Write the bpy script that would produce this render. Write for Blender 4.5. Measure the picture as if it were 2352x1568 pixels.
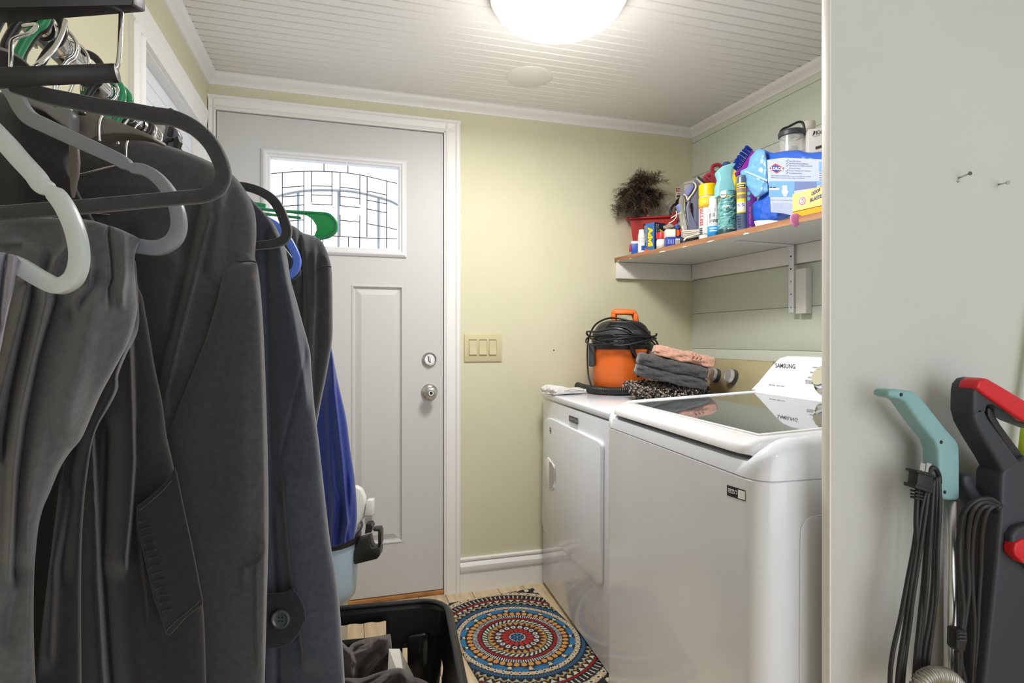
import bpy, bmesh, math, random
import numpy as np
from mathutils import Vector, Matrix
random.seed(7)
for o in list(bpy.data.objects): bpy.data.objects.remove(o)
COL = bpy.context.scene.collection
# ---------------------------------------------------------------- camera, light
CX, F, H, CZ = 1176.0, 1320.0, 780.0, 1.13
TH = math.radians(16.3); c_, s_ = math.cos(TH), math.sin(TH)
def ray(px): u = (px-CX)/F; return (u*c_+s_, c_-u*s_)
def W(px, py, t): a, b = ray(px); return Vector((t*a, t*b, CZ+t*(H-py)/F))
def onY(px, py, Y): a, b = ray(px); return W(px, py, Y/b)
def onX(px, py, X): a, b = ray(px); return W(px, py, X/a)
def onZ(px, py, z): return W(px, py, (z-CZ)*F/(H-py))
def zof(py, t): return CZ+(H-py)*t/F
FWD = Vector((s_, c_, 0)); RGT = Vector((c_, -s_, 0)); UP = Vector((0, 0, 1))
cam_d = bpy.data.cameras.new('camera'); cam = bpy.data.objects.new('camera', cam_d); COL.objects.link(cam)
cam.location = (0, 0, CZ); cam.rotation_euler = (math.pi/2, 0, -TH)
cam_d.sensor_width = 36; cam_d.lens = 36*F/2352; cam_d.shift_y = -(784-H)/2352; cam_d.clip_start = .02
sc = bpy.context.scene; sc.camera = cam
sc.view_settings.view_transform = 'Standard'; sc.view_settings.look = 'None'
sc.view_settings.gamma = 1; sc.view_settings.use_curve_mapping = False
sc.view_settings.exposure = 0.22
w = bpy.data.worlds.new('sky'); sc.world = w; w.use_nodes = True
bg = w.node_tree.nodes['Background']; bg.inputs[0].default_value = (.90, .95, 1, 1); bg.inputs[1].default_value = 1.75
def lamp(name, kind, loc, power, color, size, rot=(0, 0, 0), sy=None):
    d = bpy.data.lights.new(name, kind); d.energy = power; d.color = color
    if kind == 'AREA':
        d.size = size
        if sy: d.shape = 'RECTANGLE'; d.size_y = sy
    else: d.shadow_soft_size = size
    o = bpy.data.objects.new(name, d); COL.objects.link(o); o.location = loc; o.rotation_euler = rot
    return o
lamp('ceiling_bulb', 'AREA', (.634, 1.658, 2.0), 15, (1, .98, .95), .36); bpy.data.lights['ceiling_bulb'].shape = 'DISK'
lamp('dome_glow', 'POINT', (.634, 1.658, 1.97), 5.5, (1, .97, .94), .14)
lamp('rear_fill', 'AREA', (.9, -1.5, 1.15), 3, (.93, .96, 1), 2.0, (math.pi/2, 0, 0), 1.5)  # added fill light behind the camera to brighten ceiling and walls, no window modelled
lamp('hall_lamp', 'POINT', (1.15, -.75, 1.95), 5.5, (1, .97, .94), .10)
# ---------------------------------------------------------------- materials
MATS = {}
def mat(name, col=(.5, .5, .5), rough=.5, metal=0, bump=0, bscale=60, var=0, vscale=8, spec=.5, emit=0, trans=0, alpha=1, ior=1.45, sheen=0, coat=0, col2=None, stretch=None, bdist=.002):
    if name in MATS: return MATS[name]
    m = bpy.data.materials.new(name); m.use_nodes = True; nt = m.node_tree; b = nt.nodes['Principled BSDF']
    b.inputs['Base Color'].default_value = (*col, 1); b.inputs['Roughness'].default_value = rough
    b.inputs['Metallic'].default_value = metal; b.inputs['Specular IOR Level'].default_value = spec
    b.inputs['IOR'].default_value = ior; b.inputs['Transmission Weight'].default_value = trans; b.inputs['Alpha'].default_value = alpha
    b.inputs['Sheen Weight'].default_value = sheen; b.inputs['Coat Weight'].default_value = coat
    if emit: b.inputs['Emission Color'].default_value = (*col, 1); b.inputs['Emission Strength'].default_value = emit
    tc = nt.nodes.new('ShaderNodeTexCoord'); mp = nt.nodes.new('ShaderNodeMapping'); nt.links.new(tc.outputs['Object'], mp.inputs[0])
    if stretch: mp.inputs['Scale'].default_value = stretch
    if var or col2:
        n = nt.nodes.new('ShaderNodeTexNoise'); n.inputs['Scale'].default_value = vscale; n.inputs['Detail'].default_value = 5
        nt.links.new(mp.outputs[0], n.inputs['Vector'])
        r = nt.nodes.new('ShaderNodeValToRGB'); e = r.color_ramp.elements
        c2 = col2 or tuple(min(1, x*(1+var)) for x in col); c1 = col if col2 else tuple(x*(1-var) for x in col)
        e[0].position = .35; e[1].position = .65; e[0].color = (*c1, 1); e[1].color = (*c2, 1)
        nt.links.new(n.outputs[0], r.inputs[0]); nt.links.new(r.outputs[0], b.inputs['Base Color'])
    if bump:
        n = nt.nodes.new('ShaderNodeTexNoise'); n.inputs['Scale'].default_value = bscale; n.inputs['Detail'].default_value = 3
        nt.links.new(mp.outputs[0], n.inputs['Vector'])
        bp = nt.nodes.new('ShaderNodeBump'); bp.inputs['Strength'].default_value = bump; bp.inputs['Distance'].default_value = bdist
        nt.links.new(n.outputs[0], bp.inputs['Height']); nt.links.new(bp.outputs[0], b.inputs['Normal'])
    MATS[name] = m; return m
def hexc(h):
    return tuple((((int(h[i:i+2], 16)/255)+.055)/1.055)**2.4 if int(h[i:i+2], 16) > 10 else int(h[i:i+2], 16)/255/12.92 for i in (0, 2, 4))
wall_m = mat('wall_paint', hexc('d0ccb0'), .75, bump=.25, bscale=90, var=.03, vscale=2)
boards_m = mat('board_paint', hexc('d3d9cc'), .6, bump=.2, bscale=60, var=.02, vscale=3)
part_m = mat('partition_paint', hexc('cbcbc7'), .7, bump=.15, bscale=70, var=.02, vscale=2)
ceil_m = mat('ceiling_paint', hexc('e9e7e3'), .5, bump=.2, bscale=80)
trim_m = mat('trim_paint', hexc('e8e6e2'), .4, bump=.12, bscale=50, stretch=(1, 1, .3))
door_m = mat('door_paint', hexc('c6c5c4'), .5, bump=.15, bscale=90, stretch=(1, 1, .2))
wood_m = mat('floor_wood', hexc('d2bb98'), .45, var=.18, vscale=6, bump=.1, stretch=(8, .8, 1))
shelfw_m = mat('shelf_walnut', hexc('8a5c40'), .4, col2=hexc('b98a66'), vscale=14, stretch=(1, .15, 3))
white_m = mat('white_enamel', hexc('e6e9f2'), .18, coat=.4)
whitep_m = mat('white_plastic', hexc('ecebe9'), .3)
chrome = mat('chrome', (.75, .75, .76), .12, 1)
nickel = mat('brushed_nickel', (.5, .48, .45), .28, 1)
steel = mat('steel_tube', (.6, .6, .62), .3, 1)
black = mat('black_plastic', (.018, .018, .02), .35)
blackv = mat('black_velvet', (.028, .028, .032), .85, sheen=.4, bump=.3, bscale=400, var=.2, vscale=60)
dgrey = mat('dark_grey_plastic', (.05, .055, .065), .4)
ink = mat('black_ink', (.015, .015, .02), .6)
whiteink = mat('white_ink', (.85, .85, .85), .6)
def fabric(name, h, s=500, sheen=.25, var=.12): return mat(name, hexc(h), .9, bump=.45, bscale=s, var=var, vscale=120, sheen=sheen, spec=.2, bdist=.001)
# ---------------------------------------------------------------- object helpers
def wloc(o):
    v = Vector((0, 0, 0))
    while o: v += o.location; o = o.parent
    return v
def tag(o, label=None, cat=None, group=None, kind=None):
    if label: o['label'] = label
    if cat: o['category'] = cat
    if group: o['group'] = group
    if kind: o['kind'] = kind
    return o
def empty(name, loc, label=None, cat=None, group=None):
    o = bpy.data.objects.new(name, None); COL.objects.link(o); o.location = loc; o.empty_display_size = .05
    return tag(o, label, cat, group)
def mk(name, verts, faces, m, parent=None, smooth=False, auto=None, mats=None, fm=None):
    V = np.array([tuple(v) for v in verts], dtype=float)
    base = Vector((float((V[:, 0].min()+V[:, 0].max())/2), float((V[:, 1].min()+V[:, 1].max())/2), float(V[:, 2].min())))
    me = bpy.data.meshes.new(name); me.from_pydata([tuple(v) for v in (V-np.array(base))], [], [tuple(f) for f in faces])
    for mm in (mats or [m]): me.materials.append(mm)
    if fm: me.polygons.foreach_set('material_index', fm)
    bm = bmesh.new(); bm.from_mesh(me); bmesh.ops.recalc_face_normals(bm, faces=bm.faces)
    if auto is not None:
        for f in bm.faces: f.smooth = True
        for e in bm.edges:
            if len(e.link_faces) == 2 and e.calc_face_angle(0) > auto: e.smooth = False
    elif smooth:
        for f in bm.faces: f.smooth = True
    bm.to_mesh(me); bm.free()
    o = bpy.data.objects.new(name, me); COL.objects.link(o)
    if parent: o.parent = parent; o.location = base-wloc(parent)
    else: o.location = base
    return o
class G:
    """collects shapes into one mesh"""
    def __init__(s): s.v = []; s.f = []
    def add(s, v, f):
        n = len(s.v); s.v += [Vector(x) for x in v]; s.f += [tuple(i+n for i in q) for q in f]; return s
    def build(s, name, m, parent=None, smooth=False, auto=None): return mk(name, s.v, s.f, m, parent, smooth, auto)
BF = [(0, 1, 2, 3), (7, 6, 5, 4), (0, 4, 5, 1), (1, 5, 6, 2), (2, 6, 7, 3), (3, 7, 4, 0)]
def boxv(x0, x1, y0, y1, z0, z1):
    return [(x0, y0, z0), (x1, y0, z0), (x1, y1, z0), (x0, y1, z0), (x0, y0, z1), (x1, y0, z1), (x1, y1, z1), (x0, y1, z1)], BF
def obox(o, a, b, c):
    """box from corner o with edge vectors a b c"""
    o, a, b, c = map(Vector, (o, a, b, c))
    return [o, o+a, o+a+b, o+b, o+c, o+a+c, o+a+b+c, o+b+c], BF
def bev(o, w=.004, seg=2, ang=.6):
    bm = bmesh.new(); bm.from_mesh(o.data)
    es = [e for e in bm.edges if len(e.link_faces) == 2 and e.calc_face_angle(0) > ang]
    bmesh.ops.bevel(bm, geom=es, offset=w, segments=seg, profile=.5, affect='EDGES', clamp_overlap=True)
    for f in bm.faces: f.smooth = True
    for e in bm.edges:
        if len(e.link_faces) == 2 and e.calc_face_angle(0) > .75: e.smooth = False
    bm.to_mesh(o.data); bm.free(); return o
def box(name, x0, x1, y0, y1, z0, z1, m, parent=None, b=0):
    o = mk(name, *boxv(x0, x1, y0, y1, z0, z1), m, parent)
    if b: bev(o, b)
    return o
def prism(poly, off):
    """poly: 3D points, off vector"""
    n = len(poly); off = Vector(off); v = [Vector(p) for p in poly]+[Vector(p)+off for p in poly]
    return v, [tuple(range(n)), tuple(range(2*n-1, n-1, -1))]+[(i, (i+1) % n, n+(i+1) % n, n+i) for i in range(n)]
def catmull(P, k=6, closed=False):
    P = [Vector(p) for p in P]; out = []; n = len(P)
    if n < 3: return P
    rng = n if closed else n-1
    for i in range(rng):
        g = (lambda j: P[j % n]) if closed else (lambda j: P[max(0, min(n-1, j))])
        p0, p1, p2, p3 = g(i-1), g(i), g(i+1), g(i+2)
        for j in range(k):
            t = j/k
            out.append(.5*((2*p1)+(p2-p0)*t+(2*p0-5*p1+4*p2-p3)*t*t+(3*p1-p0-3*p2+p3)*t**3))
    if not closed: out.append(P[-1])
    return out
def tube(P, r, n=10, closed=False, flat=None, caps=True):
    """r: number or function of 0..1 ; flat=(axis, factor) squashes the section"""
    P = [Vector(p) for p in P]; L = len(P); v = []; f = []
    T = []
    for i in range(L):
        a = P[(i-1) % L] if closed or i > 0 else P[0]; b = P[(i+1) % L] if closed or i < L-1 else P[-1]
        T.append((b-a).normalized() if (b-a).length > 1e-9 else Vector((0, 0, 1)))
    ref = Vector((0, 0, 1)) if abs(T[0].z) < .9 else Vector((1, 0, 0))
    N = (ref-T[0]*ref.dot(T[0])).normalized()
    for i in range(L):
        N = (N-T[i]*N.dot(T[i])).normalized(); B = T[i].cross(N); rr = r(i/max(1, L-1)) if callable(r) else r
        for k in range(n):
            a = 2*math.pi*k/n; d = (N*math.cos(a)+B*math.sin(a))*rr
            if flat: ax = Vector(flat[0]).normalized(); d = d-ax*d.dot(ax)*(1-flat[1])
            v.append(P[i]+d)
    for i in range(L if closed else L-1):
        for k in range(n):
            f.append((i*n+k, i*n+(k+1) % n, ((i+1) % L)*n+(k+1) % n, ((i+1) % L)*n+k))
    if not closed and caps: f += [tuple(range(n))[::-1], tuple(range((L-1)*n, L*n))]
    return v, f
def lathe(prof, origin=(0, 0, 0), n=32, axis=(0, 0, 1), xs=1, ys=1):
    """prof: (r, h) list"""
    ax = Vector(axis).normalized(); ref = Vector((1, 0, 0)) if abs(ax.x) < .9 else Vector((0, 1, 0))
    A = (ref-ax*ref.dot(ax)).normalized(); B = ax.cross(A); O = Vector(origin); v = []; f = []
    for r, h in prof:
        for k in range(n):
            a = 2*math.pi*k/n; v.append(O+ax*h+A*(r*math.cos(a)*xs)+B*(r*math.sin(a)*ys))
    for i in range(len(prof)-1):
        for k in range(n): f.append((i*n+k, i*n+(k+1) % n, (i+1)*n+(k+1) % n, (i+1)*n+k))
    if prof[0][0] > 1e-6: f.append(tuple(range(n))[::-1])
    if prof[-1][0] > 1e-6: f.append(tuple(range((len(prof)-1)*n, len(prof)*n)))
    return v, f
def tb(name, P, r, m, parent=None, n=10, k=6, closed=False, flat=None, sm=True):
    Q = catmull(P, k, closed) if sm else P
    return mk(name, *tube(Q, r, n, closed, flat), m, parent, smooth=True)
def lt(name, prof, origin, m, parent=None, n=32, axis=(0, 0, 1), auto=.6, xs=1, ys=1):
    return mk(name, *lathe(prof, origin, n, axis, xs, ys), m, parent, auto=auto)
_tc = {}
def textmesh(s, bold=0, shear=0):
    k = (s, bold, shear)
    if k in _tc: return _tc[k]
    cu = bpy.data.curves.new('t', 'FONT'); cu.body = s; cu.size = 1; cu.offset = bold; cu.shear = shear; cu.resolution_u = 3; cu.space_line = .9
    ob = bpy.data.objects.new('t', cu); COL.objects.link(ob); dg = bpy.context.evaluated_depsgraph_get()
    me = bpy.data.meshes.new_from_object(ob.evaluated_get(dg)); V = [v.co.copy() for v in me.vertices]; Fc = [tuple(p.vertices) for p in me.polygons]
    bpy.data.objects.remove(ob); bpy.data.meshes.remove(me)
    x0 = min(v.x for v in V); x1 = max(v.x for v in V); y0 = min(v.y for v in V); y1 = max(v.y for v in V)
    _tc[k] = ([((v.x-x0)/(x1-x0), (v.y-y0)/(y1-y0)) for v in V], Fc, (x1-x0)/(y1-y0)); return _tc[k]
def letter(s, o, a, b, m, parent=None, bold=0, shear=0, name='lettering', fn=None, fit=True):
    """text fills the parallelogram o, o+a, o+b ; fn maps (u,v) to 3D instead"""
    V, Fc, asp = textmesh(s, bold, shear)
    if fn: P = [fn(u, v) for u, v in V]
    else:
        o, a, b = Vector(o), Vector(a), Vector(b); P = [o+a*u+b*v for u, v in V]
    ob = mk(name, P, Fc, m, parent)
    return ob
def smooth01(x): x = max(0, min(1, x)); return x*x*(3-2*x)
def poly_at(pl, k):
    """resample 2D polyline to k points by arc length"""
    P = np.array([tuple(p) for p in catmull([(x, y, 0) for x, y in pl], 8)])[:, :2] if len(pl) > 2 else np.array(pl, float)
    d = np.r_[0, np.cumsum(np.hypot(*np.diff(P, axis=0).T))]; s = np.linspace(0, d[-1], k)
    return np.c_[np.interp(s, d, P[:, 0]), np.interp(s, d, P[:, 1])]
def cloth(name, T, B, L, R, t, m, parent=None, folds=(), bulge=.03, thick=.012, nx=90, ny=140, noise=.0, seed=0, tt=None):
    """hanging cloth: outline given by four edge lines seen at depth t, closed solid with relief folds.
    folds: (polyline, amp_m, width_left, width_right)"""
    Tp, Bp, Lp, Rp = poly_at(T, nx), poly_at(B, nx), poly_at(L, ny), poly_at(R, ny)
    u = np.linspace(0, 1, nx)[None, :, None]; v = np.linspace(0, 1, ny)[:, None, None]
    P = (1-v)*Tp[None]+v*Bp[None]+(1-u)*Lp[:, None]+u*Rp[:, None]-((1-u)*(1-v)*Tp[0]+u*(1-v)*Tp[-1]+(1-u)*v*Bp[0]+u*v*Bp[-1])
    X, Y = P[..., 0], P[..., 1]; uu = np.linspace(0, 1, nx)[None, :]+0*X; vv = np.linspace(0, 1, ny)[:, None]+0*X
    e = np.sqrt(np.clip(1-(2*uu-1)**6, 0, 1))*np.minimum(1, np.sqrt(vv*12+.002))
    d = bulge*e
    for pl, amp, wl, wr in folds:
        amp = amp*1.25
        q = np.array(sorted(pl, key=lambda p: p[1]), float); xc = np.interp(Y, q[:, 1], q[:, 0]); y0, y1 = q[0, 1], q[-1, 1]
        fade = np.clip((Y-y0)/60+1, 0, 1)*np.clip((y1-Y)/60+1, 0, 1)
        fade = fade*fade*(3-2*fade); D = X-xc
        g = np.where(D < 0, np.exp(-(D/wl)**2), np.exp(-(D/wr)**2)); d = d+amp*g*fade*np.minimum(1, e*1.6)
    if noise:
        rs = np.random.RandomState(seed)
        for _ in range(10):
            kx, ky, ph = rs.uniform(.01, .05), rs.uniform(-.008, .008), rs.uniform(0, 6.28)
            d = d+noise/3*np.sin(X*kx+Y*ky+ph)*e
    t0 = t if tt is None else np.interp(Y, [a for a, _ in tt], [b for _, b in tt])
    tf = t0-d; tbk = t0+thick+bulge*.6*e
    def w3(tv):
        U = (X-CX)/F; return np.stack([tv*(U*c_+s_), tv*(c_-U*s_), CZ+tv*(H-Y)/F], -1).reshape(-1, 3)
    V = np.r_[w3(tf), w3(tbk)]; n = nx*ny; Fc = []
    for j in range(ny-1):
        for i in range(nx-1):
            a = j*nx+i; Fc.append((a, a+1, a+nx+1, a+nx)); Fc.append((n+a+nx, n+a+nx+1, n+a+1, n+a))
    bd = [(j*nx) for j in range(ny)]; be = [j*nx+nx-1 for j in range(ny)]
    for j in range(ny-1): Fc += [(bd[j], bd[j+1], n+bd[j+1], n+bd[j]), (be[j+1], be[j], n+be[j], n+be[j+1])]
    for i in range(nx-1): Fc += [(i+1, i, n+i, n+i+1), ((ny-1)*nx+i, (ny-1)*nx+i+1, n+(ny-1)*nx+i+1, n+(ny-1)*nx+i)]
    return mk(name, V, Fc, m, parent, smooth=True)
def ribbon(name, path, wd, t, m, parent=None, thick=.008, b=.0025, k=6, t2=None):
    """flat bar following a curve seen at depth t (t2 at its end); wd full width (px)"""
    P = catmull([(x, y, 0) for x, y in path], k); n = len(P); A = []; Bq = []
    for i, p in enumerate(P):
        a, q = P[max(0, i-1)], P[min(n-1, i+1)]; d = (q-a).normalized(); nn = Vector((-d.y, d.x, 0)); s = i/(n-1)
        ww = (wd(s) if callable(wd) else wd)/2; tv = t if t2 is None else t+(t2-t)*s
        A.append((p+nn*ww, tv)); Bq.append((p-nn*ww, tv))
    v = []; f = []
    for i in range(n):
        for (p, tv), dt in ((A[i], 0), (Bq[i], 0), (Bq[i], thick), (A[i], thick)):
            v.append(W(p.x, p.y, tv)+FWD*dt)
    for i in range(n-1):
        for k2 in range(4): f.append((i*4+k2, i*4+(k2+1) % 4, (i+1)*4+(k2+1) % 4, (i+1)*4+k2))
    f += [(0, 1, 2, 3), tuple((n-1)*4+j for j in (3, 2, 1, 0))]
    o = mk(name, v, f, m, parent)
    if b: bev(o, b, 2, .9)
    return o
def pprism(name, pts, t, thick, m, parent=None, b=0, off=None):
    """solid with the outline pts seen at depth t"""
    o = mk(name, *prism([W(x, y, t) for x, y in pts], (off or FWD*thick)), m, parent)
    if b: bev(o, b, 3, .9)
    return o
# ---------------------------------------------------------------- room shell
XL, YB, ZC = -.52, 2.54, 2.192
CR = Vector((1.695, YB, 0)); RD = Vector((.0606, -.998, 0)); RN = Vector((-.998, -.0606, 0))   # right wall: corner, run, normal into the room
def rw(d, off=0, z=0): return CR+RD*d+RN*off+Vector((0, 0, z))
fl = box('floor', -.62, 3.0, -1.6, 2.66, -.12, -.006, mat('subfloor', (.1, .07, .05), .9)); tag(fl, kind='structure')
xx = XL; k = 0
while xx < 2.3:
    segs = [(-1.6, .35+.37*((k*5) % 3)), (.35+.37*((k*5) % 3), 2.54)]
    for a, b2 in segs:
        box('floor_board', xx+.0008, xx+.118, a+.0008, b2-.0008, -.006, 0, wood_m, fl, .0012)
    xx += .119; k += 1
# back wall with door opening
DX0, DX1, DZ1 = -.493, .428, 2.05
g = G(); g.add(*boxv(-.62, DX0, YB, YB+.12, 0, ZC+.1)); g.add(*boxv(DX1, 1.85, YB, YB+.12, 0, ZC+.1)); g.add(*boxv(DX0, DX1, YB, YB+.12, DZ1, ZC+.1))
tag(g.build('wall_back', wall_m), kind='structure')
# left wall with a window opening
WY0, WY1, WZ1, WZ0 = 1.74, 2.42, 1.93, .95
g = G(); g.add(*boxv(XL-.1, XL, -1.6, WY0, 0, ZC+.1)); g.add(*boxv(XL-.1, XL, WY1, YB, 0, ZC+.1)); g.add(*boxv(XL-.1, XL, WY0, WY1, WZ1, ZC+.1)); g.add(*boxv(XL-.1, XL, WY0, WY1, 0, WZ0))
tag(g.build('wall_left', wall_m), kind='structure')
# right wall of boards
v, f = obox(rw(-.02, -.12, 0), RD*1.75, RN*.104, (0, 0, ZC+.1)); wr = mk('wall_right', v, f, boards_m); tag(wr, kind='structure')
zs = [0, .2, .385, .56, .735, .91, 1.085, 1.26, 1.43, 1.60, 1.775, 1.95, 2.122, ZC]
for a, b2 in zip(zs[:-1], zs[1:]):
    o = mk('board', *obox(rw(-.02, -.016, a+.001), RD*1.75, RN*.016, (0, 0, b2-a-.0005)), boards_m, wr); bev(o, .004, 2)
# ceiling
ce = box('ceiling', -.62, 3.0, -1.6, 2.66, ZC+.012, ZC+.1, ceil_m); tag(ce, kind='structure')
yy = 2.54; i = 0
while yy > -1.5:
    o = box('ceiling_board', XL, 2.35, yy-.0438, yy-.0006, ZC, ZC+.012, ceil_m, ce)
    bev(o, .0038, 1); yy -= .0444; i += 1
o = lt('cover_plate', [(.0, 0), (.085, 0), (.092, .003), (.092, .006)], (.72, 2.21, ZC-.0045), ceil_m, ce, 48)
# far side of the room behind the camera
tag(box('wall_near', -.62, .2, -1.72, -1.6, 0, ZC+.1, wall_m), kind='structure')
# crown mouldings
def crown(name, a, b2, nrm):
    a, b2, nrm = Vector(a), Vector(b2), Vector(nrm); v = []
    prof = [(0, 0), (.034, 0), (.036, -.008), (.03, -.016), (.018, -.024), (.008, -.032), (.006, -.042), (0, -.044)]
    for p in (a, b2):
        for o_, z_ in prof: v.append(p+nrm*o_+Vector((0, 0, ZC+z_)))
    n = len(prof); f = [tuple(range(n)), tuple(range(2*n-1, n-1, -1))]+[(i, (i+1) % n, n+(i+1) % n, n+i) for i in range(n)]
    o = mk(name, v, f, trim_m, auto=.9); return tag(o, kind='structure')
crown('trim_1', (XL, YB, 0), (1.69, YB, 0), (0, -1, 0)); crown('trim_2', (XL, YB, 0), (XL, -1.6, 0), (1, 0, 0)); crown('trim_3', rw(0), rw(1.72), RN)
# baseboard
def profile_run(name, a, b2, nrm, prof, m=trim_m):
    a, b2, nrm = Vector(a), Vector(b2), Vector(nrm); v = [p+nrm*o_+Vector((0, 0, z_)) for p in (a, b2) for o_, z_ in prof]; n = len(prof)
    f = [tuple(range(n)), tuple(range(2*n-1, n-1, -1))]+[(i, (i+1) % n, n+(i+1) % n, n+i) for i in range(n)]
    return tag(mk(name, v, f, m, auto=.5), kind='structure')
BP = [(0, 0), (.016, 0), (.016, .088), (.02, .092), (.023, .098), (.023, .118), (.017, .128), (.010, .136), (.016, .142), (.016, .149), (.0, .152)]
profile_run('baseboard_back', (.497, YB, 0), (1.69, YB, 0), (0, -1, 0), BP)
profile_run('baseboard_left', (XL, -1.6, 0), (XL, YB, 0), (1, 0, 0), BP)
# door casing
def casing(name, p0, p1, out, nrm, wd=.07, d=.02):
    """profiled strip from p0 to p1, width toward out"""
    p0, p1, out, nrm = map(Vector, (p0, p1, out, nrm)); prof = [(0, 0), (0, .012), (.006, .016), (.012, .012), (.016, .010), (.045, .014), (.052, .020), (.062, .020), (.07, .012), (.07, 0)]
    v = []
    for p, q in ((p0, 1), (p1, -1)):
        for a_, h_ in prof: v.append(p+out*(a_*wd/.07)+nrm*h_*(d/.02))
    n = len(prof); f = [tuple(range(n)), tuple(range(2*n-1, n-1, -1))]+[(i, (i+1) % n, n+(i+1) % n, n+i) for i in range(n)]
    return v, f
dc = empty('door_frame', (0, YB, 0)); dc['kind'] = 'structure'; dc.name = 'trim_4'
def strip(name, data): return mk(name, *data, trim_m, dc, auto=.5)
strip('side_casing', casing('', (DX1+.004, YB, 0), (DX1+.004, YB, DZ1+.052), (1, 0, 0), (0, -1, 0), .068))
strip('side_casing', casing('', (DX0-.002, YB, 0), (DX0-.002, YB, DZ1+.052), (-1, 0, 0), (0, -1, 0), .024))
strip('head_casing', casing('', (DX0-.026, YB-.0005, DZ1+.004), (DX1+.072, YB-.0005, DZ1+.004), (0, 0, 1), (0, -1, 0), .055))
g = G(); g.add(*boxv(DX1-.001, DX1+.006, YB-.011, YB+.11, 0, DZ1)); g.build('jamb', trim_m, dc)
g = G(); g.add(*boxv(DX0-.006, DX0+.001, YB-.011, YB+.11, 0, DZ1)); g.build('jamb', trim_m, dc)
g = G(); g.add(*boxv(DX0, DX1, YB-.011, YB+.11, DZ1-.001, DZ1+.006)); g.build('head_jamb', trim_m, dc)
tag(box('trim_5', DX0, DX1, YB-.006, YB+.12, 0, .018, mat('threshold_wood', hexc('a5713f'), .5, var=.2, vscale=20), b=.004), kind='structure')
# door slab, with glass opening and raised panels
d0, d1, dz0, dz1, dy = DX0+.004, DX1-.005, .022, DZ1-.004, YB+.002
gx0, gx1, gz0, gz1 = -.300, .236, CZ+.386, CZ+.755
door = empty('door_1', ((d0+d1)/2, dy, dz0)); door['kind'] = 'structure'
pz0, pz1 = CZ-.885, CZ+.236
PX = [(-.322, -.10), (.029, .25)]
g = G(); Z0 = .035
def slab(x0, x1, z0, z1): g.add(*boxv(x0, x1, dy, dy+.042, z0, z1))
slab(d0, gx0, gz0, gz1); slab(gx1, d1, gz0, gz1); slab(d0, d1, gz1, dz1); slab(d0, d1, pz1, gz0); slab(d0, d1, dz0, pz0)
slab(d0, PX[0][0], pz0, pz1); slab(PX[0][1], PX[1][0], pz0, pz1); slab(PX[1][1], d1, pz0, pz1)
for a, b2 in PX: g.add(*boxv(a, b2, dy+.014, dy+.042, pz0, pz1))
g.build('slab', door_m, door)
box('slab_core', d0+.003, d1-.003, dy+.020, dy+.041, dz0+.003, gz0-.01, door_m, door)
def frame_moulding(name, x0, x1, z0, z1, y, prof, m, parent):
    """picture-frame moulding; prof (inset, height toward camera)"""
    v = []; f = []; n = len(prof)
    for cx, cz, sx, sz in ((x0, z0, 1, 1), (x1, z0, -1, 1), (x1, z1, -1, -1), (x0, z1, 1, -1)):
        for a_, h_ in prof: v.append((cx+sx*a_, y-h_, cz+sz*a_))
    for q in range(4):
        for i in range(n-1): f.append((q*n+i, q*n+i+1, ((q+1) % 4)*n+i+1, ((q+1) % 4)*n+i))
    return mk(name, v, f, m, parent, auto=.35)
for a, b2 in PX:
    frame_moulding('panel_moulding', a, b2, pz0, pz1, dy, [(0, 0), (.004, .003), (.008, .003), (.012, -.008), (.018, -.010), (.04, -.003), (.042, -.002), (.042, -.014)], door_m, door)
    box('raised_panel', a+.042, b2-.042, dy+.002, dy+.016, pz0+.042, pz1-.042, door_m, door)
lite = frame_moulding('glass_frame', -.324, .262, CZ+.358, CZ+.782, dy, [(0, 0), (.0, .006), (.004, .010), (.010, .014), (.018, .014), (.024, .009), (.030, .008), (.034, .004), (.034, -.03)], mat('frame_vinyl', hexc('dedee0'), .35), door)
glass = mat('clear_glass', (.95, .97, 1), .05)
nt = glass.node_tree; mx = nt.nodes.new('ShaderNodeMixShader'); tr = nt.nodes.new('ShaderNodeBsdfTransparent'); gl = nt.nodes.new('ShaderNodeBsdfGlossy'); gl.inputs['Roughness'].default_value = .05
tr.inputs[0].default_value = (.97, .98, 1, 1); mx.inputs[0].default_value = .06; nt.links.new(tr.outputs[0], mx.inputs[1]); nt.links.new(gl.outputs[0], mx.inputs[2]); nt.links.new(mx.outputs[0], nt.nodes['Material Output'].inputs[0])
box('glass_pane', gx0+.008, gx1-.008, dy+.014, dy+.018, gz0+.002, gz1-.002, glass, door)
lead = mat('lead_came', (.06, .065, .075), .5, .4)
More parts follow.
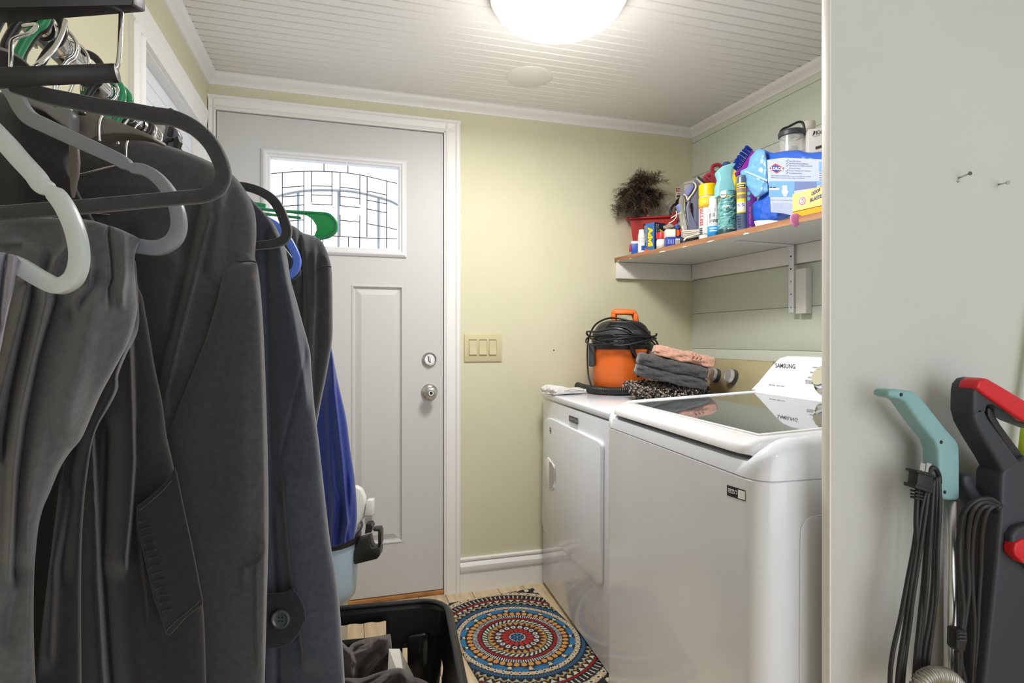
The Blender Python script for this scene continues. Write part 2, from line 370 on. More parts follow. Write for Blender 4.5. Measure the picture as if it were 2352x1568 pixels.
# leaded lines traced on the door plane
def gp(x, y):
    q = onY(570+x/5.2275, 320+y/5.2275, dy+.011); return q
came = [[(275, 412), (520, 390), (760, 382), (1000, 388), (1200, 405), (1350, 428), (1520, 465), (1660, 500), (1790, 528)],
 [(910, 292), (910, 378)], [(1198, 318), (1198, 403)], [(410, 397), (410, 800)], [(670, 382), (670, 1120)], [(762, 382), (762, 755)], [(762, 940), (762, 1150)],
 [(1006, 388), (1006, 790)], [(1103, 395), (1103, 800)], [(1103, 905), (1103, 1160)], [(1341, 428), (1341, 785)], [(1341, 915), (1338, 1300)], [(1428, 445), (1426, 1175)], [(1664, 500), (1660, 1305)],
 [(413, 578), (670, 560)], [(413, 690), (670, 672)], [(413, 803), (670, 785)], [(430, 985), (670, 965)], [(762, 556), (1006, 564)], [(762, 665), (1006, 674)], [(762, 775), (1006, 788)],
 [(1103, 572), (1341, 602)], [(1103, 683), (1341, 710)], [(1103, 795), (1341, 820)], [(1103, 970), (1341, 993)], [(1428, 618), (1664, 668)], [(1428, 728), (1664, 775)], [(1428, 835), (1664, 882)],
 [(1428, 1012), (1664, 1055), (1787, 1085)], [(500, 1165), (890, 1158), (1100, 1163), (1338, 1180), (1787, 1195)], [(897, 1160), (897, 1270)], [(1204, 1172), (1204, 1290)], [(660, 1160), (660, 1260)]]
for c in came:
    P = [gp(*p) for p in c]
    tb('came', P, .0019, lead, door, 6, 5)
# lock and knob
for px_, py_, kind in ((986, 825, 0), (986, 900, 1)):
    q = onY(px_, py_, dy)
    if kind == 0:
        r = lt('deadbolt', [(0, .012), (.022, .012), (.024, .010), (.027, .012), (.031, .008), (.032, 0)], q, nickel, door, 40, (0, -1, 0)); 
        pr = [(q.x+a_*.006-.003, q.y-.026+0*a_, q.z+h_) for a_, h_ in ((-.6, .014), (.1, .016), (.9, .002), (1.2, -.014), (.4, -.016), (-.5, -.002))]
        o = mk('thumb_turn', *prism(pr, (0, .015, 0)), nickel, r); bev(o, .0015)
        for sx in (-.013, .009): lt('screw', [(0, .014), (.003, .0138), (.0035, .011)], q+Vector((sx, 0, -.001)), chrome, r, 12, (0, -1, 0))
    else:
        r = lt('door_knob', [(.036, 0), (.036, .004), (.03, .012), (.017, .018), (.0135, .024), (.0135, .03), (.020, .036), (.0265, .043), (.027, .052), (.023, .058), (.013, .060), (.011, .058), (0, .058)], q, nickel, door, 48, (0, -1, 0))
        lt('lock_button', [(0, .062), (.006, .062), (.007, .058)], q, ink, r, 16, (0, -1, 0))
# switch plate
sw = empty('light_switch', onY(1110, 830, YB), 'beige three-rocker light switch plate on the wall right of the door', 'light switch')
bm_ = mat('switch_beige', hexc('c9bf98'), .35)
a = onY(1066, 766, YB); b2 = onY(1152, 830, YB)
box('plate', a.x, b2.x, YB-.006, YB, b2.z, a.z, bm_, sw, .0025)
for p0, p1 in ((1077, 1094), (1100, 1117), (1123, 1139)):
    q0, q1 = onY(p0, 780, YB), onY(p1, 814, YB)
    box('switch_surround', q0.x-.0018, q1.x+.0018, YB-.0066, YB-.0055, q1.z-.0018, q0.z+.0018, mat('switch_gap', hexc('8d845c'), .6), sw)
    z0, z1 = q1.z, q0.z; mk('rocker', *prism([(q0.x, YB-.0065, z1), (q0.x, YB-.0075, (z0+z1)/2), (q0.x, YB-.0115, z0), (q0.x, YB-.006, z0)], (q1.x-q0.x, 0, 0)), bm_, sw)
# small wall nail hole
lt('wall_hole', [(0, .0008), (.003, .0008), (.0035, 0)], onY(1272, 804, YB), mat('hole_dark', (.03, .025, .02), .8), bpy.data.objects['wall_back'], 10, (0, -1, 0))
# outside railing beyond the door
tag(box('exterior_ground', -1.5, 1.8, 2.67, 3.6, -.1, 0, mat('concrete', hexc('a8a69f'), .9, bump=.3)), kind='structure')
rail = empty('exterior_grille', (0, 2.86, 0), 'grey arched metal security grille outside the door glass', 'grille')
rm = mat('railing_grey', hexc('a9b3bd'), .5)
def og(x, y): return onY(570+x/5.2275, 320+y/5.2275, 2.86)
tb('arch_rail', [og(*p) for p in ((150, 740), (330, 690), (560, 635), (780, 612), (1000, 612), (1250, 628), (1500, 680), (1700, 740), (1800, 790))], .0062, rm, rail, 8)
for x, y0, y1 in ((600, 640, 1300), (1085, 612, 1310), (1566, 700, 1320)):
    qq = og(x, y1); tb('post', [og(x, y0), Vector((qq.x, 2.86, -.01))], .006, rm, rail, 8, sm=False)
g = G()
for i in range(60): g.add(*boxv(-.45+i*.017, -.438+i*.017, 2.855, 2.861, CZ+.36, CZ+.404))
tb('lower_rail', [og(0, 1420), og(2000, 1440)], .006, rm, rail, 8, sm=False)
# left wall window
wn = empty('window_1', (XL, (WY0+WY1)/2, WZ0)); wn['kind'] = 'structure'
def wcas(p0, p1, out): return mk('window_casing', *casing('', p0, p1, out, (1, 0, 0), .085, .022), trim_m, wn, auto=.5)
wcas((XL, WY0-.085, WZ1), (XL, WY1+.04, WZ1-.0), (0, 0, 1)); wcas((XL, WY0, WZ0-.05), (XL, WY0, WZ1), (0, -1, 0)); wcas((XL, WY1, WZ0-.05), (XL, WY1, WZ1), (0, 1, 0))
box('window_sill', XL-.02, XL+.04, WY0-.09, WY1+.09, WZ0-.03, WZ0, trim_m, wn, .004)
g = G(); g.add(*boxv(XL-.06, XL-.045, WY0, WY1, WZ1-.04, WZ1)); g.add(*boxv(XL-.06, XL-.045, WY0, WY0+.03, WZ0, WZ1)); g.add(*boxv(XL-.06, XL-.045, WY1-.03, WY1, WZ0, WZ1)); g.add(*boxv(XL-.06, XL-.045, WY0, WY1, 1.45, 1.48)); g.add(*boxv(XL-.06, XL-.045, WY0, WY1, WZ0, WZ0+.03))
g.build('window_frame', trim_m, wn); box('window_jamb', XL-.1, XL+.001, WY0-.001, WY1+.001, WZ1-.004, WZ1+.001, trim_m, wn); box('window_jamb', XL-.1, XL+.001, WY1-.004, WY1+.001, WZ0, WZ1, trim_m, wn); box('window_pane', XL-.055, XL-.051, WY0, WY1, WZ0, WZ1, glass, wn)
zz = WZ0+.02
sl = mat('blind_white', hexc('e6e9f0'), .5)
while zz < WZ1:
    box('blind_slat', XL-.036, XL-.030, WY0+.005, WY1-.005, zz, zz+.046, sl, wn); zz += .048
# partition
PY = .872
pt = mk('wall_partition', *boxv(.876, 2.6, PY, PY+.010, 0, ZC), part_m); tag(pt, kind='structure')
p_ = onY(1889, 700, PY); q_ = onY(1905, 700, PY-.014)
et = box('trim_6', .873, .8765, PY-.006, PY+.013, 0, ZC, trim_m, b=.001); tag(et, kind='structure')
tag(box('wall_side', 2.6, 2.7, -1.6, .9, 0, ZC+.1, part_m), kind='structure')
# ceiling light
cl = empty('ceiling_light', (.634, 1.658, ZC), 'round white frosted dome ceiling light, switched on', 'ceiling light')
lt('base_ring', [(.0, 0), (.21, 0), (.21, -.02), (.2, -.024)], (.634, 1.658, ZC), whitep_m, cl, 64)
dm = mat('lit_dome', (1, .97, .92), .3, emit=4.0)
lt('dome_shade', [(.2*math.cos(a), -.024-.078*math.sin(a)) for a in [i*math.pi/2/12 for i in range(13)]], (.634, 1.658, ZC), dm, cl, 64, auto=3)
for ob in [o for o in cl.children if o.name.startswith('dome')]: ob.visible_shadow = True
bpy.data.objects['ceiling_bulb'].location = (.634, 1.658, ZC-.106)
# ---------------------------------------------------------------- dryer
DRf = [(.879, 2.505), (.845, 1.745)]                    # front edge, far and near
fd = Vector((DRf[1][0]-DRf[0][0], DRf[1][1]-DRf[0][1], 0)).normalized(); fn = Vector((-fd.y, fd.x, 0)); fn = fn if fn.x > 0 else -fn
D0 = Vector((.879, 2.505, 0))
def dp(a, b, z): return D0+fd*a+fn*b+Vector((0, 0, z))
dry = empty('clothes_dryer', dp(.38, .35, 0), 'white front-loading dryer in the corner with khaki control panel', 'dryer')
o = mk('body', *obox(dp(0, .012, .012), fd*.755, fn*.68, (0, 0, .845)), white_m, dry); bev(o, .006, 3)
o = mk('top_panel', *obox(dp(-.002, 0, .862), fd*.759, fn*.70, (0, 0, .028)), white_m, dry); bev(o, .008, 3)
o = mk('front_panel', *obox(dp(0, .002, .015), fd*.755, fn*.02, (0, 0, .843)), white_m, dry); bev(o, .005, 3)
# door outline measured on the front face
def onD(px, py, b=0):
    A, B = ray(px); P = dp(0, b, 0); t = (fn.x*P.x+fn.y*P.y)/(fn.x*A+fn.y*B); return W(px, py, t)
def zz6(x, y): return (1230+x/3.136, 900+y/3.136)
dpts = [(105, 182), (130, 186), (480, 345), (505, 360), (640, 420)]
outl = [(76, 250), (82, 202), (106, 183), (140, 192), (472, 348), (494, 364), (499, 390), (493, 1370), (486, 1389), (466, 1393), (90, 1000), (70, 965), (64, 920)]
dd = [onD(*zz6(x, y), b=.002) for x, y in outl]
o = mk('door', *prism(dd, -fn*.014), white_m, dry); bev(o, .006, 3, .5)
g = G()
ring = catmull([onD(*zz6(x, y), b=-.002) for x, y in outl], 1, True)
# recessed pull
cup = [onD(*zz6(x, y), b=-.010) for x, y in ((78, 485), (95, 468), (140, 530), (140, 690), (122, 712), (95, 706), (78, 690))]
dh = mk('door_handle', *prism(cup, -fn*.006), whitep_m, dry); bev(dh, .002)
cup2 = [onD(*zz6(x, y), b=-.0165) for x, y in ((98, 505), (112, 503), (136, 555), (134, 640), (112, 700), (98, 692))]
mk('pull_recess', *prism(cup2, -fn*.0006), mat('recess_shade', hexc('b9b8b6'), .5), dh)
lo = mk('badge', *prism([onD(*zz6(x, y), b=-.001) for x, y in ((246, 167), (304, 189), (304, 233), (246, 208))], -fn*.003), mat('badge_grey', (.03, .03, .035), .3), dry)
a_ = onD(*zz6(249, 203), b=-.0045); b_ = onD(*zz6(301, 225), b=-.0045); c2 = onD(*zz6(249, 176), b=-.0045)
letter('MAYTAG', a_+(c2-a_)*.12, (b_-a_), (c2-a_)*.7, mat('silver_ink', (.5, .5, .5), .4), dry, .01)
q = onD(*zz6(111, 277), b=-.010)
em = lt('round_emblem', [(0, .002), (.0145, .002), (.0155, 0)], q, mat('emblem_grey', (.22, .22, .23), .3, .6), dry, 28, (-fn.x, -fn.y, 0))
for i in range(3):
    a0 = i*2.09; e1 = Vector((fd.x, fd.y, 0)); P = [q-fn*.003+(e1*math.cos(a0+j*.35)+UP*math.sin(a0+j*.35))*(.004+.0022*j) for j in range(4)]
    tb('emblem_mark', P, .0011, mat('emblem_light', (.7, .7, .7), .4), em, 5, 3)
# control panel
cpm = mat('khaki_panel', hexc('a59b78'), .35, .25)
P0 = [dp(.19, .60, .888), dp(.19, .645, 1.050), dp(.19, .70, 1.050), dp(.19, .70, .888)]
o = mk('control_panel', *prism(P0, fd*.555), cpm, dry); bev(o, .004)
def onP(px, py, off=0):
    """point on the sloped control face"""
    n = (fd.cross(P0[1]-P0[0])).normalized(); n = n if n.dot(fn) < 0 else -n
    A, B = ray(px); d = Vector((A, B, (H-py)/F)); C0 = Vector((0, 0, CZ)); t = (P0[0]-C0).dot(n)/d.dot(n); return C0+d*t+n*off, n
for px_, py_ in ((1646, 863), (1685, 866)):
    q, n = onP(px_, py_)
    k_ = lt('knob', [(.029, -.002), (.029, .018), (.0265, .026), (.025, .0285), (.021, .0285), (.0205, .027), (0, .027)], q, mat('knob_metal', (.62, .61, .6), .42, .7), dry, 36, n)
    lt('knob_rim', [(.0298, 0), (.0298, .017), (.0285, .0175)], q, dgrey, k_, 36, n)
    letter('START    OFF' if px_ < 1660 else 'NORMAL   LESS', q-fd*-.0-Vector((0, 0, .049))-fd*.02+n*.0035*0+n*.001, fd*.04, (0, 0, .004), mat('panel_ink', hexc('6d6346'), .6), dry)
# ---------------------------------------------------------------- washer
ws = empty('washing_machine', (1.1, 1.32, 0), 'white top-loading washing machine with black glass lid', 'washing machine')
WA = Vector((.811, 1.705, 0)); WB = Vector((.772, .935, 0)); wd_ = (WB-WA).normalized(); wn_ = Vector((-wd_.y, wd_.x, 0)); wn_ = wn_ if wn_.x > 0 else -wn_; WL = (WB-WA).length
def wp(a, b, z): return WA+wd_*a+wn_*b+Vector((0, 0, z))
def rrect(a0, a1, b0, b1, r, k=8, back=True):
    """plan outline with rounded front corners"""
    P = []
    for cx, cy, s0 in ((a0+r, b0+r, math.pi), (a1-r, b0+r, 1.5*math.pi)):
        for i in range(k+1): a = s0+i*math.pi/2/k; P.append((cx+r*math.cos(a), cy+r*math.sin(a)))
    P += [(a1, b1), (a0, b1)]; return P
def loft(name, secs, m, parent, auto=.7):
    """secs: list of (plan outline, z or function)"""
    v = []; n = len(secs[0][0])
    for pl, z in secs:
        for a, b in pl: v.append(wp(a, b, z(a, b) if callable(z) else z))
    f = [tuple(range(n))[::-1], tuple(range((len(secs)-1)*n, len(secs)*n))]
    for j in range(len(secs)-1):
        for i in range(n): f.append((j*n+i, j*n+(i+1) % n, (j+1)*n+(i+1) % n, (j+1)*n+i))
    return mk(name, v, f, m, parent, auto=auto)
SZ = CZ-.277
def lpl(b): return CZ-.203+.05*b
loft('body', [(rrect(0, WL, 0, .70, .045), .02), (rrect(0, WL, 0, .70, .045), SZ-.004), (rrect(.003, WL-.003, .003, .70, .043), SZ-.0005)], white_m, ws)
# top housing: raised sides, dropped front lip under the lid
def topz(a, b):
    s = min(1, max(0, b/.14)); side = smooth01((abs(a-WL/2)-(WL/2-.06))/.035)
    back = CZ-.172
    front = CZ-.262+.0*side
    return front+(back-front)*math.sin(s*math.pi/2)
nA, nB = 60, 40; v = []; f = []
def lipz(a, b):
    """upper surface of the housing"""
    es = min(a, WL-a); r = .045
    side = math.sqrt(max(0, 1-(1-min(1, es/r))**2))          # rounded long sides
    fr = math.sqrt(max(0, 1-(1-min(1, b/.09))**2))           # rounded front
    z = SZ+.002+(lpl(b)+.004-SZ)*min(side*.35+.65, 1)*fr
    inside = smooth01((es-.035)/.012)*(1-smooth01((b-.52)/.01))
    floor_ = CZ-.246+.004*min(1, b/.1)
    return z*(1-inside)+min(z, floor_)*inside
for j in range(nB+1):
    b = .0+.70*(j/nB)**1.3
    for i in range(nA+1):
        s = i/nA; a = WL*s
        # rounded plan corners
        if b < .045: ins = .045-math.sqrt(max(0, .045**2-(.045-b)**2)); a = ins+(WL-2*ins)*s
        v.append(wp(a, b, lipz(a, max(b, 0))))
n1 = nA+1
for j in range(nB):
    for i in range(nA): f.append((j*n1+i, j*n1+i+1, (j+1)*n1+i+1, (j+1)*n1+i))
base = len(v); bdr = [i for i in range(n1)]+[j*n1+nA for j in range(1, nB+1)]+[nB*n1+i for i in range(nA-1, -1, -1)]+[j*n1 for j in range(nB-1, 0, -1)]
for i in bdr: q = v[i]; v.append(Vector((q.x, q.y, SZ)))
m_ = len(bdr)
for i in range(m_): f.append((bdr[i], bdr[(i+1) % m_], base+(i+1) % m_, base+i))
mk('top_housing', v, f, white_m, ws, auto=1.0)
# lid: white rim with a glass inset, sloping up to the back
lid_m = mat('lid_white', hexc('e6e7ea'), .22, coat=.4)
LA0, LA1, LB1 = .040, WL-.048, .53
def lidz(b): return lpl(b)-.020*max(0, 1-b/.05)**2
v = []; f = []; bs = [.004, .012, .03, .05, .07, .09, .13, .2, .3, .4, .48, LB1]
as_ = [LA0, LA0+.002, LA0+.005, LA0+.010, LA0+.017, LA0+.026, LA0+.05, .3, .5, LA1-.05, LA1-.026, LA1-.017, LA1-.010, LA1-.005, LA1-.002, LA1]
for b in bs:
    for i, a in enumerate(as_):
        e_ = min(a-LA0, LA1-a); ad = (.036-math.sqrt(max(0, .036**2-(.036-e_)**2)))*max(0, 1-b/.12) if e_ < .036 else 0
        v.append(wp(a, b+ad, lidz(b)-.008*max(0, 1-e_/.008)**2))
n1 = len(as_)
for j in range(len(bs)-1):
    for i in range(n1-1): f.append((j*n1+i, j*n1+i+1, (j+1)*n1+i+1, (j+1)*n1+i))
bdr = list(range(n1))+[j*n1+n1-1 for j in range(1, len(bs))]+[(len(bs)-1)*n1+i for i in range(n1-2, -1, -1)]+[j*n1 for j in range(len(bs)-2, 0, -1)]
base = len(v)
for i in bdr: v.append(v[i]-Vector((0, 0, .014)))
m_ = len(bdr)
for i in range(m_): f.append((bdr[i], bdr[(i+1) % m_], base+(i+1) % m_, base+i))
f.append(tuple(range(base, base+m_)))
lid = mk('lid', v, f, lid_m, ws, auto=1.2)
lg = mat('lid_glass', (.07, .085, .09), .03, ior=2.1, coat=.5)
GA0, GA1, GB0, GB1 = LA0+.035, LA1-.035, .062, .505
o = mk('lid_glass', *obox(wp(GA0, GB0, lpl(GB0)-.0002), wd_*(GA1-GA0), wp(GA0, GB1, lpl(GB1))-wp(GA0, GB0, lpl(GB0)), (0, 0, .0015)), lg, lid)
g = G(); rimh = .004
for a0, a1, b0, b1 in ((GA0-.012, GA1+.012, GB0-.010, GB0), (GA0-.012, GA1+.012, GB1, GB1+.012), (GA0-.012, GA0, GB0, GB1), (GA1, GA1+.012, GB0, GB1)):
    g.add(*obox(wp(a0, b0, lpl(b0)-.001), wd_*(a1-a0), wp(a0, b1, lpl(b1))-wp(a0, b0, lpl(b0)), (0, 0, rimh)))
bev(g.build('lid_frame', lid_m, lid), .0015)
# control panel
a0, a1 = .0, WL
def cpt(a, b, z): return wp(a, b, z)
prof = [(a0+.0, .545, CZ-.172), (a0+.02, .558, CZ-.145), (a0+.055, .585, CZ-.085), (a0+.075, .597, CZ-.062), (a0+.11, .603, CZ-.054), (a1-.11, .603, CZ-.054), (a1-.075, .597, CZ-.062), (a1-.055, .585, CZ-.085), (a1-.02, .558, CZ-.145), (a1, .545, CZ-.172)]
prof = [(a_, .545+.058*(z_-(CZ-.172))/.118, z_) for a_, _, z_ in prof]; fv = [cpt(*p) for p in prof]; bv = [cpt(p[0], .70, p[2]) for p in prof]
n1 = len(prof); mk('control_panel', fv+bv, [tuple(range(n1)), tuple(range(2*n1-1, n1-1, -1))]+[(i, (i+1) % n1, n1+(i+1) % n1, n1+i) for i in range(n1)], white_m, ws, auto=.6)
C1 = cpt(a0, .545, CZ-.172); C2 = cpt(a1, .545, CZ-.172); C3 = cpt(WL/2, .603, CZ-.054)
wnn = (C2-C1).cross(C3-C1).normalized(); wnn = wnn if wnn.dot(wn_) < 0 else -wnn
def onW(px, py, off=.0):
    A, B = ray(px); d = Vector((A, B, (H-py)/F)); C0 = Vector((0, 0, CZ)); t = (C1-C0).dot(wnn)/d.dot(wnn); return C0+d*t+wnn*off
def wtext(s, p00, p10, p01, m=ink, par=None, bold=0, shear=0, on=onW, off=.0006):
    o_, a_, b_ = on(*p00, off), on(*p10, off), on(*p01, off); return letter(s, o_, a_-o_, b_-o_, m, par or ws, bold, shear)
wtext('SAMSUNG', (1781, 844), (1827, 847), (1781, 834), bold=.012)
wtext('Self Clean  Smart Care', (1766, 885), (1801, 888.5), (1766, 881.5))
wtext('NORMAL', (1866, 845), (1880, 846), (1866, 842)); wtext('HEAVY DUTY', (1861, 857), (1883, 858), (1861, 853))
wtext('DELICATES', (1856, 868), (1874, 869), (1856, 864.5)); wtext('BEDDING/\nWATERPROOF', (1850, 881), (1873, 883), (1850, 872))
q = onW(1902, 872); lt('cycle_dial', [(.045, 0), (.045, .006), (.036, .010), (.034, .028), (.030, .031), (0, .031)], q, chrome, ws, 40, wnn)
# front sticker (scan code left out)
def onF(px, py, off=.0):
    P = wp(0, -.0004-off, 0); A, B = ray(px); t = (wn_.x*P.x+wn_.y*P.y)/(wn_.x*A+wn_.y*B); return W(px, py, t)
st = mk('sticker', *prism([onF(x, y) for x, y in ((1670, 1113), (1712, 1126), (1712, 1151), (1670, 1137))], -wn_*.0004), ink, ws)
mk('sticker_field', *prism([onF(x, y, .0006) for x, y in ((1695, 1124), (1711, 1128.5), (1711, 1148.5), (1695, 1143.5))], -wn_*.0002), whiteink, st)
for i, x in enumerate((1673, 1680, 1687)):
    x1 = x+5.2; y = 1121.5+(x-1673)*.32
    if i < 2:
        P = [(x, y), (x1, y+1.6), (x1, y+9.6), (x, y+8)]
        for j in range(4): tb('icon', [onF(*P[j], .001), onF(*P[(j+1) % 4], .001)], .0006, whiteink, st, 4, sm=False)
        tb('icon', [onF(x+2.6, y+.8, .001), onF(x+2.6, y+8.8, .001)], .0006, whiteink, st, 4, sm=False)
        if i == 0: tb('icon', [onF(x, y+4, .001), onF(x1, y+5.6, .001)], .0006, whiteink, st, 4, sm=False)
    else:
        tb('icon', [onF(x+2.6+2.7*math.cos(k_), y+5-4.4*math.sin(k_), .001) for k_ in [-.4+j*.45 for j in range(10)]], .0007, whiteink, st, 4, 3)
        tb('icon', [onF(x+.3, y+5, .001), onF(x+.8, y+8, .001)], .0011, whiteink, st, 4, sm=False); tb('icon', [onF(x+5, y+6, .001), onF(x+4.5, y+9, .001)], .0011, whiteink, st, 4, sm=False)
# side recess panel
def onS(px, py, off=0):
    P = wp(WL+off, 0, 0); A, B = ray(px); t = (wd_.x*P.x+wd_.y*P.y)/(wd_.x*A+wd_.y*B); return W(px, py, t)
# ---------------------------------------------------------------- vacuum on dryer
VC = W(1427, 780, 2.60); VC.z = .8905
def vp(r, ang, z): return Vector((VC.x+r*math.cos(ang), VC.y+r*math.sin(ang), VC.z+z))
vor = mat('vac_orange', hexc('e8702a'), .35)
vac = empty('wet_dry_vacuum', VC, 'orange and black wet/dry shop vacuum standing on the dryer', 'vacuum cleaner')
lt('tank', [(.112, 0), (.118, .006), (.122, .03), (.1225, .032), (.1235, .034), (.134, .19), (.135, .205), (.13, .21)], VC, vor, vac, 56)
lt('tank_rim', [(.128, .196), (.14, .198), (.142, .206), (.142, .218), (.136, .224), (.128, .226)], VC, black, vac, 56)
lt('motor_head', [(.132, .222), (.134, .235), (.127, .262), (.118, .285), (.108, .302), (.088, .318), (.062, .326), (0, .328)], VC, black, vac, 56)
lt('head_band', [(.127, .262), (.131, .264), (.129, .276), (.121, .282)], VC, dgrey, vac, 56)
# direction toward camera
VD = Vector((-VC.x, -VC.y, 0)).normalized(); VR = Vector((-VD.y, VD.x, 0)); VR = VR if VR.dot(RGT) > 0 else -VR
def vq(r, d, z): return Vector((VC.x, VC.y, VC.z+z))+VR*r+VD*d
hp = [vq(-.032, .0, .318), vq(-.032, 0, .352), vq(-.024, 0, .366), vq(.045, 0, .362), vq(.058, 0, .352), vq(.066, 0, .318)]
v = []; 
o = mk('carry_handle', *tube(catmull(hp, 5), .0135, 10, flat=(VR, 1)), vor, vac, smooth=True)
for r_, w2 in ((-.032, .016), (.064, .02)):
    o = mk('handle_post', *obox(vq(r_-w2/2, -.03, .315), VR*w2, VD*.06, (0, 0, .04)), vor, vac); bev(o, .006, 3)
o = mk('handle_grip', *obox(vq(-.03, -.026, .352), VR*.085, VD*.052, (0, 0, .016)), vor, vac); bev(o, .006, 3)
o = mk('head_cover', *prism([vq(-.08, .02, .285), vq(-.05, .04, .322), vq(.05, .04, .322), vq(.12, .02, .262), vq(.125, .03, .24), vq(.03, .03, .25)], VD*.07), black, vac); bev(o, .012, 3, .4)
o = mk('tank_latch', *obox(vq(-.142, .055, .12), VR*.028, VD*.03, (0, 0, .105)), dgrey, vac); bev(o, .008, 3)
o = mk('side_latch', *prism([vq(.035, .131, .205), vq(.05, .131, .16), vq(.115, .09, .16), vq(.125, .085, .205)], VD*.008), black, vac); bev(o, .003)
o = mk('latch_window', *prism([vq(.058, .135, .198), vq(.066, .134, .172), vq(.102, .106, .172), vq(.110, .10, .198)], VD*.006), vor, vac)
def coil(name, pts, r, m, par): return tb(name, [vq(*p) for p in pts], r, m, par, 8, 8)
cm_ = mat('rubber_cord', (.012, .012, .014), .4)
cd = coil('power_cord', [(.10, .12, .22), (.125, .10, .255), (.05, .15, .262), (-.02, .155, .285), (-.10, .12, .275), (-.15, .07, .275), (-.135, .05, .255), (-.05, .16, .262), (.0, .165, .240), (-.05, .16, .222), (-.12, .12, .216), (-.155, .06, .23), (-.145, .02, .25), (-.10, .13, .23), (.0, .165, .215), (.10, .15, .235), (.14, .09, .24), (.16, .03, .215), (.165, 0, .19)], .0042, cm_, vac)
coil('power_cord', [(-.12, .11, -.0+.02), (-.145, .05, .08), (-.15, .03, .2), (-.14, .03, .26), (-.11, .05, .31), (-.05, .08, .335), (.02, .10, .325), (.08, .10, .295), (.125, .08, .255), (.15, .05, .245)], .0042, cm_, vac)
coil('power_cord', [(-.05, .1, .30), (.02, .12, .29), (.06, .14, .262), (.11, .12, .252), (.145, .09, .256), (.15, .08, .266)], .0042, cm_, vac)
coil('power_cord', [(.0, .16, .245), (.03, .16, .23), (.05, .155, .19), (.068, .15, .16), (.075, .145, .12), (.07, .14, .08)], .0052, cm_, vac)
coil('power_cord', [(-.09, .14, .235), (.0, .17, .245), (.1, .13, .25), (.15, .06, .21), (.14, .08, .19), (.12, .10, .20)], .004, cm_, vac)
o = mk('plug', *obox(vq(-.015, .155, .222), VR*.03, VD*.016, (0, 0, .018)), black, vac); bev(o, .003)
for z_ in (.226, .234): mk('plug_prong', *obox(vq(-.032, .16, z_), VR*.018, VD*.004, (0, 0, .0015)), chrome, vac)
# ribbed hose
hz = .019
HP = [onZ(x, y, VC.z+hz) for x, y in ((1362, 862), (1330, 868), (1318, 876), (1325, 885), (1350, 893), (1385, 897), (1420, 898), (1460, 897))]
HP[0].y = min(HP[0].y, 2.50); HP[1].y = min(HP[1].y, 2.49)
hs = catmull(HP, 40); 
ho = mk('hose', *tube(hs, lambda s: .0172+.0018*math.sin(s*len(hs)*1.6), 12), mat('hose_black', (.02, .02, .02), .45), vac, smooth=True)
# ---------------------------------------------------------------- towels
def tp(px, py, z): return onZ(px, py, z)
DT = .8905
def roll(name, C, ax, L, prof, m, parent=None, bumpy=.0015, seed=0, n=44):
    """folded cloth: closed profile (b,z) swept along ax over L, slightly uneven"""
    rs = np.random.RandomState(seed); ax = Vector(ax).normalized(); sd = Vector((-ax.y, ax.x, 0)); P = catmull([(b, z, 0) for b, z in prof], 6, True); k = len(P); v = []; f = []
    ph = rs.uniform(0, 6, 6); C = Vector(C)
    for j in range(n):
        s = j/(n-1); e = min(1, 1.0*math.sqrt(max(0, 1-(2*s-1)**10))+.02)
        for i, p in enumerate(P):
            w_ = bumpy*(math.sin(s*9+ph[0]+i*.4)+math.sin(s*17+ph[1]-i*.7)+math.sin(s*31+ph[2]+i*1.1)*.5)
            cz = sum(q.y for q in P)/k
            v.append(C+ax*((s-.5)*L)+sd*(p.x*(.93+.07*e)+w_)+Vector((0, 0, cz+(p.y-cz)*(.8+.2*e)+w_)))
    for j in range(n-1):
        for i in range(k): f.append((j*k+i, j*k+(i+1) % k, (j+1)*k+(i+1) % k, (j+1)*k+i))
    f += [tuple(range(k))[::-1], tuple(range((n-1)*k, n*k))]
    return mk(name, v, f, m, parent, smooth=True)
terry = lambda n, h: mat(n, hexc(h), .95, bump=1.0, bscale=260, var=.15, vscale=80, sheen=.5, spec=.1, bdist=.004)
# white cloth
q = onZ(1300, 902, DT); q.y = min(q.y, 2.40)
wc = empty('folded_cloth', q, 'folded white cloth on the dryer beside the vacuum hose', 'cloth')
wt = mat('white_terry', hexc('d9d8d6'), .95, bump=.8, bscale=220, sheen=.3)
axw = Vector((1, .25, 0)).normalized()
roll('cloth', q+Vector((0, 0, .003)), (-.25, 1, 0), .12, [(-.095, .0), (-.1, .012), (-.08, .017), (.0, .017), (.05, .03), (.085, .036), (.105, .02), (.10, .004), (.09, 0)], wt, wc, .001, 3)
for j, (zz_, l) in enumerate(((.008, .07), (.014, .06), (.020, .04))):
    tb('cloth_fold', [q+Vector((-.25, 1, 0)).normalized()*(-.0605)+axw*(-.06+.11*s_i)*1.0+Vector((0, 0, zz_+.003*math.sin(s_i*5))) for s_i in (0, .25, .5, .75, .95)], .003, wt, wc, 6, 4)
